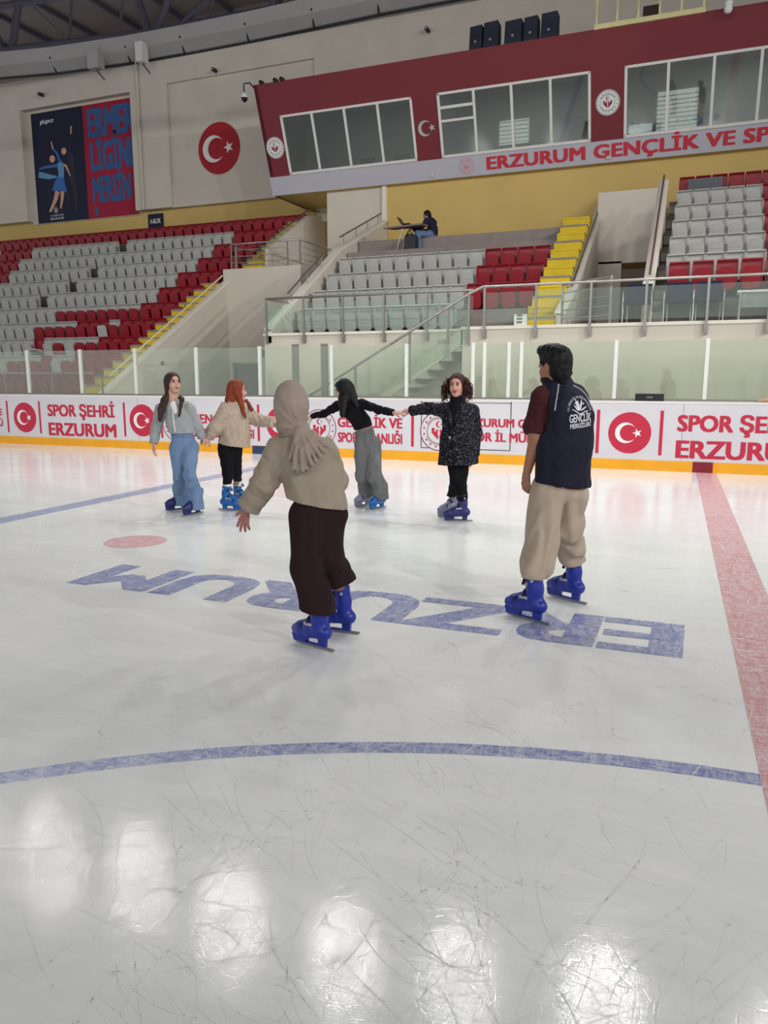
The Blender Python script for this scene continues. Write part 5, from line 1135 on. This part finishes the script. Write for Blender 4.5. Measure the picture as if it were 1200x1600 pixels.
# ================================================================== 5. curly haired woman in tweed coat
who, J_, D5 = person('curly haired woman in a black and white tweed coat', (712, 811))
hd = Head(J_(714, 602.5), -FWD*.90-RGT*.34+UP*.02, UP-RGT*.05, 1.07)
J = dict(face=unit(-FWD*.95-RGT*.3), pelvis=J_(717, 695), waist=J_(716, 670), chest=J_(715, 648), neck0=J_(715, 630), shR=J_(692, 641, .0), shL=J_(738, 642, .0),
         elR=J_(666, 638, .17), elL=J_(743, 677, .03), wrR=J_(643, 642, .34), wrL=J_(739, 711, -.05), hipR=J_(709, 702), hipL=J_(724, 702), knR=J_(712, 752, -.03), knL=J_(720, 752, .02), anR=ankle((686, 809), (716, 806)), anL=ankle((697, 815), (731, 815)))
hp, pts = hand_prims(J['wrR'], -RGT*.95+FWD*.3, UP*.7-FWD*.6, -1, (.8, .9, .9, .9), .03, .92); a = blend(hp, .006); lo, hi = bounds(pts, .03)
hp2, pts2 = hand_prims(J['wrL'], -UP-RGT*.05, RGT*.9-FWD*.3, -1, (.6, .6, .6, .6), .04, .92); b = blend(hp2, .006); lo2, hi2 = bounds(pts2, .03)
body_mesh(who, basic_body(J, hd, .96)+[(a, lo, hi, .0045), (b, lo2, hi2, .0045)], SKIN2); face_parts(hd, who, BROWB, mat('lips_red', (128, 32, 42), .4), 1.0)
fl = (J['face'], 1.22)
tor = blend(chain([J_(716, 726), J_(716, 690), J_(715, 650), J_(715, 634)], [.232, .196, .166, .085], fl)+[capsule(J['shR'], J['shL'], .070, .070)], .05)
ct = merge(.028, inter(folds(tor, .007, .15, (1, 1, .4), 17), below(-UP+RGT*.05, J_(714, 725))), sleeve(J['shR'], J['elR'], J['wrR'], [.072, .066, .060]), sleeve(J['shL'], J['elL'], J_(740, 711, -.05), [.074, .072, .066]))
op = capsule(J_(708, 634, -.14), J_(705, 668, -.22), .040, .012)
ct = minus(ct, op, .01); lo, hi = bounds([v for q, v in J.items() if q[:2] in ('sh', 'el', 'wr', 'pe', 'ne', 'hi')]+[J_(716, 735)], .24); cloth('tweed_coat', who, ct, lo, hi, .0085, tw)
lap = MB()
for xs in ([(701, 640), (702, 652), (704, 662), (705, 672)], [(722, 638), (718, 650), (712, 662), (707, 672)]): z = surf(ct, [J_(*q) for q in xs], FWD, lift=.006); lap.tube(list(z), [.022, .026, .020, .006], 8)
part('lapel', lap, tw, who)
z = surf(ct, [J_(704.5+.2*i, 674+6*i) for i in range(9)], FWD, lift=.001); part('coat_edge', MB().tube(list(z), .006, 6), BLACKC, who)
z = surf(ct, [J_(701, 682), J_(701, 682.3)], FWD, lift=.004); part('button', MB().tube([z[0], z[0]-FWD*.008], .013, 10), mat('button_grey', (150, 150, 150), .4), who)
f = merge(.02, capsule(J_(714, 624, -.01), J_(714, 634, -.02), .066, .074), capsule(J_(711, 638, -.06), J_(706, 668, -.10), .075, .05)); lo, hi = bounds([J_(714, 620), J_(706, 672)], .2); cloth('turtleneck', who, f, lo, hi, .008, BLACKC)
f = inter(blend(chain([J['hipR'], J['knR'], J['anR']], [.102, .064, .060])+chain([J['hipL'], J['knL'], J['anL']], [.102, .066, .062])+[capsule(J_(716, 685), J['pelvis'], .13, .14)], .02), below((0, 0, -1), (0, 0, .21)))
lo, hi = bounds([J[q] for q in ('pelvis', 'hipR', 'hipL', 'knR', 'knL', 'anR', 'anL')]+[J_(716, 676)], .16); cloth('black_trousers', who, folds(f, .004, .1, (1, 1, .5), 6), lo, hi, .008, BLACKC)
lo, hi = bounds([hd.p(0, 0, .1), hd.p(0, 0, -.15)], .17); capV, capQ = grow(hair_cap(hd, chain([hd.p(-.05, 0, -.02), J_(715, 628, .08)], [.08, .09]), wide=.098, seed=5), lo, hi, .0065)
hm = MB().addmesh(capV, capQ); r5 = np.random.default_rng(5)
for i in range(130):
    a = r5.uniform(-1.95, 1.95); s = math.copysign(1, a); st_ = hd.p(-.012-.088*math.cos(a), .086*math.sin(a), r5.uniform(-.02, .085)); ln = r5.uniform(.10, .20); out = unit(-hd.f*math.cos(a)+hd.r*math.sin(a))
    ph = r5.uniform(0, 6.3); R_ = r5.uniform(.014, .027); pts = []
    for t in np.linspace(0, 1, 22): pts.append(st_+out*(.004+.062*math.sin(t*2.0))-UP*ln*t+R_*(RGT*math.cos(ph+t*ln*62)+FWD*math.sin(ph+t*ln*62)))
    hm.tube(pts, [r5.uniform(.0055, .009)*(1-.45*t) for t in np.linspace(0, 1, 22)], 5)
part('hair', hm, HCU, who)
skate(who, onZ(697, 815, 0), onZ(731, 815, 0), BLUE3, 'navy'); skate(who, onZ(686, 809, 0), onZ(716, 806, 0), LAV, 'lavender')

# ================================================================== 6. man in navy vest, seen from behind
who, J_, D6 = person('man in navy vest, maroon shirt and khaki trousers, back to us', (850, 962))
hd = Head(J_(866, 573), FWD*.72-RGT*.62-UP*.05, UP, 1.02)
J = dict(face=unit(FWD*.92-RGT*.36), pelvis=J_(876, 752), waist=J_(878, 706), chest=J_(880, 648), neck0=J_(872, 607), shR=J_(849, 622, -.02), shL=J_(902, 626, .08),
         elR=J_(838, 682, -.04), elL=J_(900, 690, .24), wrR=J_(824, 736, .02), wrL=J_(880, 712, .42), hipR=J_(858, 770, -.02), hipL=J_(893, 768, .04), knR=J_(848, 835, -.05), knL=J_(886, 826, .06), anR=ankle((790, 960), (853, 977), .29, .056), anL=ankle((858, 931), (909, 944), .28, .054))
hp, pts = hand_prims(J['wrR'], -UP*.97+FWD*.12-RGT*.05, -RGT*.85-FWD*.45, 1, (.55, .65, .75, .85), .06, 1.06, .55); a = blend(hp, .006); lo, hi = bounds(pts, .03)
hp2, pts2 = hand_prims(J['wrL'], FWD*.5-RGT*.8, UP, 1, (.5, .5, .5, .5), .05, 1.05); b = blend(hp2, .006); lo2, hi2 = bounds(pts2, .03)
fb = basic_body(J, hd, 1.06, .008)
body_mesh(who, fb+[(blend(chain([J['shR'], J['elR'], J['wrR']], [.052, .047, .029]), .03), *bounds([J['shR'], J['elR'], J['wrR']], .08), .005), (a, lo, hi, .0035), (b, lo2, hi2, .005)], SKIN3); face_parts(hd, who, HMAN)
fl = (J['face'], 1.30)
f = merge(.03, blend(chain([J_(877, 748), J['chest'], J_(873, 612)], [.165, .150, .080], fl)+[capsule(J['shR'], J['shL'], .070, .070)], .04), sleeve(J['shR'], J_(838, 668, -.03), J_(836, 679, -.04), [.080, .078, .078]), sleeve(J['shL'], J_(902, 668, .18), J_(901, 680, .20), [.076, .078, .076]))
f = inter(f, below(-UP-RGT*.12, J_(878, 760))); lo, hi = bounds([v for q, v in J.items() if q[:2] in ('sh', 'el', 'pe', 'ne')], .2); cloth('maroon_shirt', who, f, lo, hi, .008, MARO)
v1 = blend(chain([J_(879, 752), J_(880, 700), J['chest'], J_(874, 612, .0)], [.196, .194, .194, .092], fl)+[capsule(J_(861, 617, .0), J_(900, 618, .05), .072, .072)], .05)
col = inter(blend([capsule(J_(869, 606, .01), J_(872, 596, .02), .086, .082)], .01), below(UP+FWD*.25, J_(871, 590)))
arm = ellipsoid(J_(842, 645, -.02), (RGT, FWD, UP), (.062, .14, .16)); arm2 = ellipsoid(J_(937, 650, .10), (RGT, FWD, UP), (.065, .16, .15))
vf = folds(folds(v1, .007, .20, (1, 1, .5), 41), .0025, .07, (1, 1, .5), 42)
vest = lambda P: smin(minus(minus(inter(vf, below(-UP-RGT*.12, J_(878, 757))), arm, .02), arm2, .02)(P), col(P), .03); lo, hi = bounds([J_(830, 590), J_(930, 770), J['chest']], .26); cloth('vest', who, vest, lo, hi, .007, NAVYV)
pip = mat('reflective_piping', (150, 148, 156), .4, .5)
for line in ([(868.5, 600), (866, 612), (862, 625), (858.5, 640)], [(893, 602), (905, 608), (914, 617), (921, 630), (924.5, 642)]):
    q = np.array(line); tt = np.linspace(0, len(q)-1, 16); q = np.stack([np.interp(tt, np.arange(len(q)), q[:, i]) for i in (0, 1)], 1); z = surf(vest, [J_(*c) for c in q], FWD); part('piping', MB().tube(list(z), .0055, 6), pip, who)
PRT = mat('vest_print', (214, 214, 222), .6, .3, var=0)
def on_vest(P2, lift=.004): return surf(vest, [J_(*c) for c in P2], FWD, lift=lift)
def vest_text(txt, x0, x1, ytop, ybot, wide=lambda u: 1, bold=.03, lift=.004):
    V, F = letters(txt); W = V[:, 0].max(); mb = MB(); u = V[:, 0]/W; h = V[:, 1]/.691
    for q, (dx, dy) in enumerate(((-1, 0), (1, 0), (0, 1), (0, -1), (0, 0))):
        P2 = np.stack([x0+(x1-x0)*(u+dx*bold/W), ybot(u)+(ytop(u)-ybot(u))*(h+dy*bold)], 1); mb.add(on_vest(P2, lift+.0003*q), F)
    return mb
part('vest_lettering', vest_text('GENÇLİK', 880.5, 918, lambda u: 646.5-2.6*u, lambda u: 658.5-3.2*u), PRT, who)
part('vest_lettering', vest_text('MERKEZLERİ', 882, 918, lambda u: 660.5-3.0*u, lambda u: 668-4.2*u), PRT, who)
mb = MB(); cx, cy = 898, 638.5
for s_, r_ in (('T.C. GENÇLİK VE SPOR BAKANLIĞI', 19.0),):
    V, F = letters(s_); u = V[:, 0]/V[:, 0].max(); rr = r_+V[:, 1]/.691*3.0-1.5; an = math.pi*(1.02-1.02*u); mb.add(on_vest(np.stack([cx+rr*np.cos(an)*1.0, cy-rr*np.sin(an)*1.08+1.5], 1)), F)
part('vest_lettering', mb, PRT, who)
mb = MB()
def blob(pts): mb.add(on_vest(pts), [list(range(len(pts)))])
for ox, tip, w in ((-1.5, (-6.5, -16), 1.5), (-.6, (-2.8, -13.5), 1.4), (.8, (4.5, -15.5), 1.7), (-2.6, (-9.5, -7), 1.2), (2.4, (12.5, -4.5), 1.2)):
    bx, by = cx-1+ox, cy+1.5; tx, ty = cx+tip[0], cy+tip[1]; d = unit((tx-bx, ty-by)); n = np.array((-d[1], d[0]))
    blob([(bx-n[0]*w*.5, by-n[1]*w*.5), ((bx+tx)/2-n[0]*w, (by+ty)/2-n[1]*w), (tx-n[0]*.4, ty-n[1]*.4), (tx+n[0]*.4, ty+n[1]*.4), ((bx+tx)/2+n[0]*w, (by+ty)/2+n[1]*w), (bx+n[0]*w*.5, by+n[1]*w*.5)])
for dx, dy, r in ((-3.2, -11.2, 1.3), (6.6, -9.0, 1.5), (-7.4, -9.5, 1.0)): blob([(cx+dx+r*math.cos(t), cy+dy+r*math.sin(t)) for t in np.arange(10)*.628])
lp = [(-13, -1.5), (-9, -.2), (-5, 2.2), (-.5, 5.0), (4, 3.4), (9, 1.4), (15, 1.0)]
blob([(cx+x, cy+y+1.2-.4*abs(x)/14) for x, y in lp]+[(cx+x, cy+y+3.4-1.6*abs(x)/14) for x, y in lp[::-1]])
part('vest_emblem', mb, PRT, who)
aR, aL = J['anR'], J['anL']
lr = inter(folds(blend(chain([J['hipR'], J['knR'], aR+.27*(J['knR']-aR), aR+(0, 0, .04)], [.122, .106, .104, .078]), .03), .011, .15, (1, 1, .7), 51), below(-UP-RGT*.12, aR+(0, 0, .01)))
ll = inter(folds(blend(chain([J['hipL'], J['knL'], aL+.27*(J['knL']-aL), aL+(0, 0, .04)], [.118, .098, .096, .076]), .03), .011, .15, (1, 1, .7), 52), below(-UP+RGT*.1, aL+(0, 0, .01)))
f = merge(.018, merge(.03, lr, folds(capsule(J_(878, 742), J['pelvis'], .152, .154, fl), .004, .12, (1, 1, .5), 53)), ll)
lo, hi = bounds([J[q] for q in ('pelvis', 'hipR', 'hipL', 'knR', 'knL', 'anR', 'anL')]+[J_(877, 735)], .2); cloth('khaki_trousers', who, f, lo, hi, .007, KHAKI)
p = J['anR']+(0, 0, .02); f = capsule(p+(0, 0, .06), p+(0, 0, -.05), .056, .056); lo, hi = bounds([p], .13); cloth('sock', who, f, lo, hi, .007, mat('sock_grey', (150, 146, 146), .9), )
ax = (hd.f, hd.r, hd.u); hf = blend([ellipsoid(hd.p(-.014, 0, .040), ax, (.112, .094, .102)), ellipsoid(hd.p(-.045, 0, -.02), ax, (.070, .078, .075)), ellipsoid(hd.p(.045, 0, .105), ax, (.075, .072, .040)), capsule(hd.p(-.06, 0, -.05), hd.p(-.055, 0, -.085), .052, .042)], .025)
hf = minus(hf, ellipsoid(hd.p(.10, 0, -.035), ax, (.088, .10, .105)), .012); hf = minus(hf, blend([ellipsoid(hd.p(.012, s*.085, -.02), ax, (.038, .03, .045)) for s in (-1, 1)], .001), .01)
lo, hi = bounds([hd.p(0, 0, .1), hd.p(0, 0, -.1)], .16); cloth('hair', who, folds(hf, .0028, .05, (1, 1, 1), 61), lo, hi, .0055, HMAN)
be = minus(ellipsoid(hd.p(.030, 0, -.075), ax, (.066, .064, .050)), ellipsoid(hd.p(.03, 0, -.02), ax, (.2, .2, .045)), .01); lo, hi = bounds([hd.p(.03, 0, -.08)], .12); cloth('beard', who, be, lo, hi, .005, HMAN)
skate(who, onZ(790, 960, 0), onZ(853, 977, 0), BLUE1, 'royal', 0, 1.08); skate(who, onZ(858, 931, 0), onZ(909, 944, 0), BLUE1, 'royal', 0, 1.05)

# ================================================================== 7. person sitting in the stands with a laptop
g = np.array((-1.45, 6.95, 5.02)); who = thing('person', 'person in dark jacket and jeans sitting by the brown table in the stands', 'person', tuple(g)); who['kind'] = 'thing'
S_ = lambda x, y, z: g+np.array((x, y, z))
hd = Head(S_(-.16, .18, 1.02), np.array((-.9, -.45, -.35)), UP+np.array((-.2, 0, 0)))
J = dict(face=unit((-.85, -.5, 0)), pelvis=S_(0, .25, .50), waist=S_(-.01, .25, .66), chest=S_(-.05, .22, .82), neck0=S_(-.10, .20, .90), shR=S_(-.12, .05, .84), shL=S_(-.02, .40, .84), elR=S_(-.28, -.04, .62), elL=S_(-.2, .42, .62),
         wrR=S_(-.48, -.02, .66), wrL=S_(-.44, .30, .66), hipR=S_(-.04, .14, .50), hipL=S_(-.02, .36, .50), knR=S_(-.32, -.12, .50), knL=S_(-.42, .18, .50), anR=S_(-.24, -.16, .10), anL=S_(-.40, .10, .10))
h1, p1 = hand_prims(J['wrR'], (-1, .1, -.1), (0, 0, 1), 1, (.4,)*4, .05, 1); h2, p2 = hand_prims(J['wrL'], (-1, -.2, -.1), (0, 0, 1), -1, (.4,)*4, .05, 1)
body_mesh(who, basic_body(J, hd, 1, .012)+[(blend(h1, .006), *bounds(p1, .03), .005), (blend(h2, .006), *bounds(p2, .03), .005)], SKIN3); face_parts(hd, who, HMAN)
f = merge(.03, inter(blend(chain([S_(0, .25, .56), J['waist'], J['chest'], J['neck0']], [.165, .16, .155, .085], (J['face'], 1.2))+[capsule(J['shR'], J['shL'], .075, .075)], .04), below((0, 0, -1), S_(0, 0, .50))), sleeve(J['shR'], J['elR'], J['wrR'], [.075, .066, .055]), sleeve(J['shL'], J['elL'], J['wrL'], [.075, .066, .055]))
lo, hi = bounds([v for q, v in J.items() if q[:2] in ('sh', 'el', 'wr', 'pe', 'ne')], .2); cloth('dark_jacket', who, folds(f, .006, .12, (1, 1, 1), 71), lo, hi, .011, mat('dark_jacket', (34, 32, 52), .85, .2))
f = blend(chain([J['hipR'], J['knR'], J['anR']], [.10, .08, .07])+chain([J['hipL'], J['knL'], J['anL']], [.10, .08, .07])+[capsule(J['hipR'], J['hipL'], .12, .12)], .03); f = inter(f, below((0, 0, -1), S_(0, 0, .06)))
lo, hi = bounds([J[q] for q in ('pelvis', 'hipR', 'hipL', 'knR', 'knL', 'anR', 'anL')], .17); cloth('jeans', who, folds(f, .005, .12, (1, 1, 1), 72), lo, hi, .011, mat('denim_mid', (96, 116, 146), .85, .2))
for s in 'RL': p = J['an'+s]; f = inter(blend([capsule(p+(.03, 0, -.05), p+(-.14, -.04, -.065), .05, .042)], .01), below((0, 0, -1), S_(0, 0, .002))); lo, hi = bounds([p, p+(-.14, 0, -.1)], .09); cloth('shoe', who, f, lo, hi, .008, BLACKP)
lo, hi = bounds([hd.c], .16); cloth('hair', who, hair_cap(hd, seed=7), lo, hi, .009, HMAN)
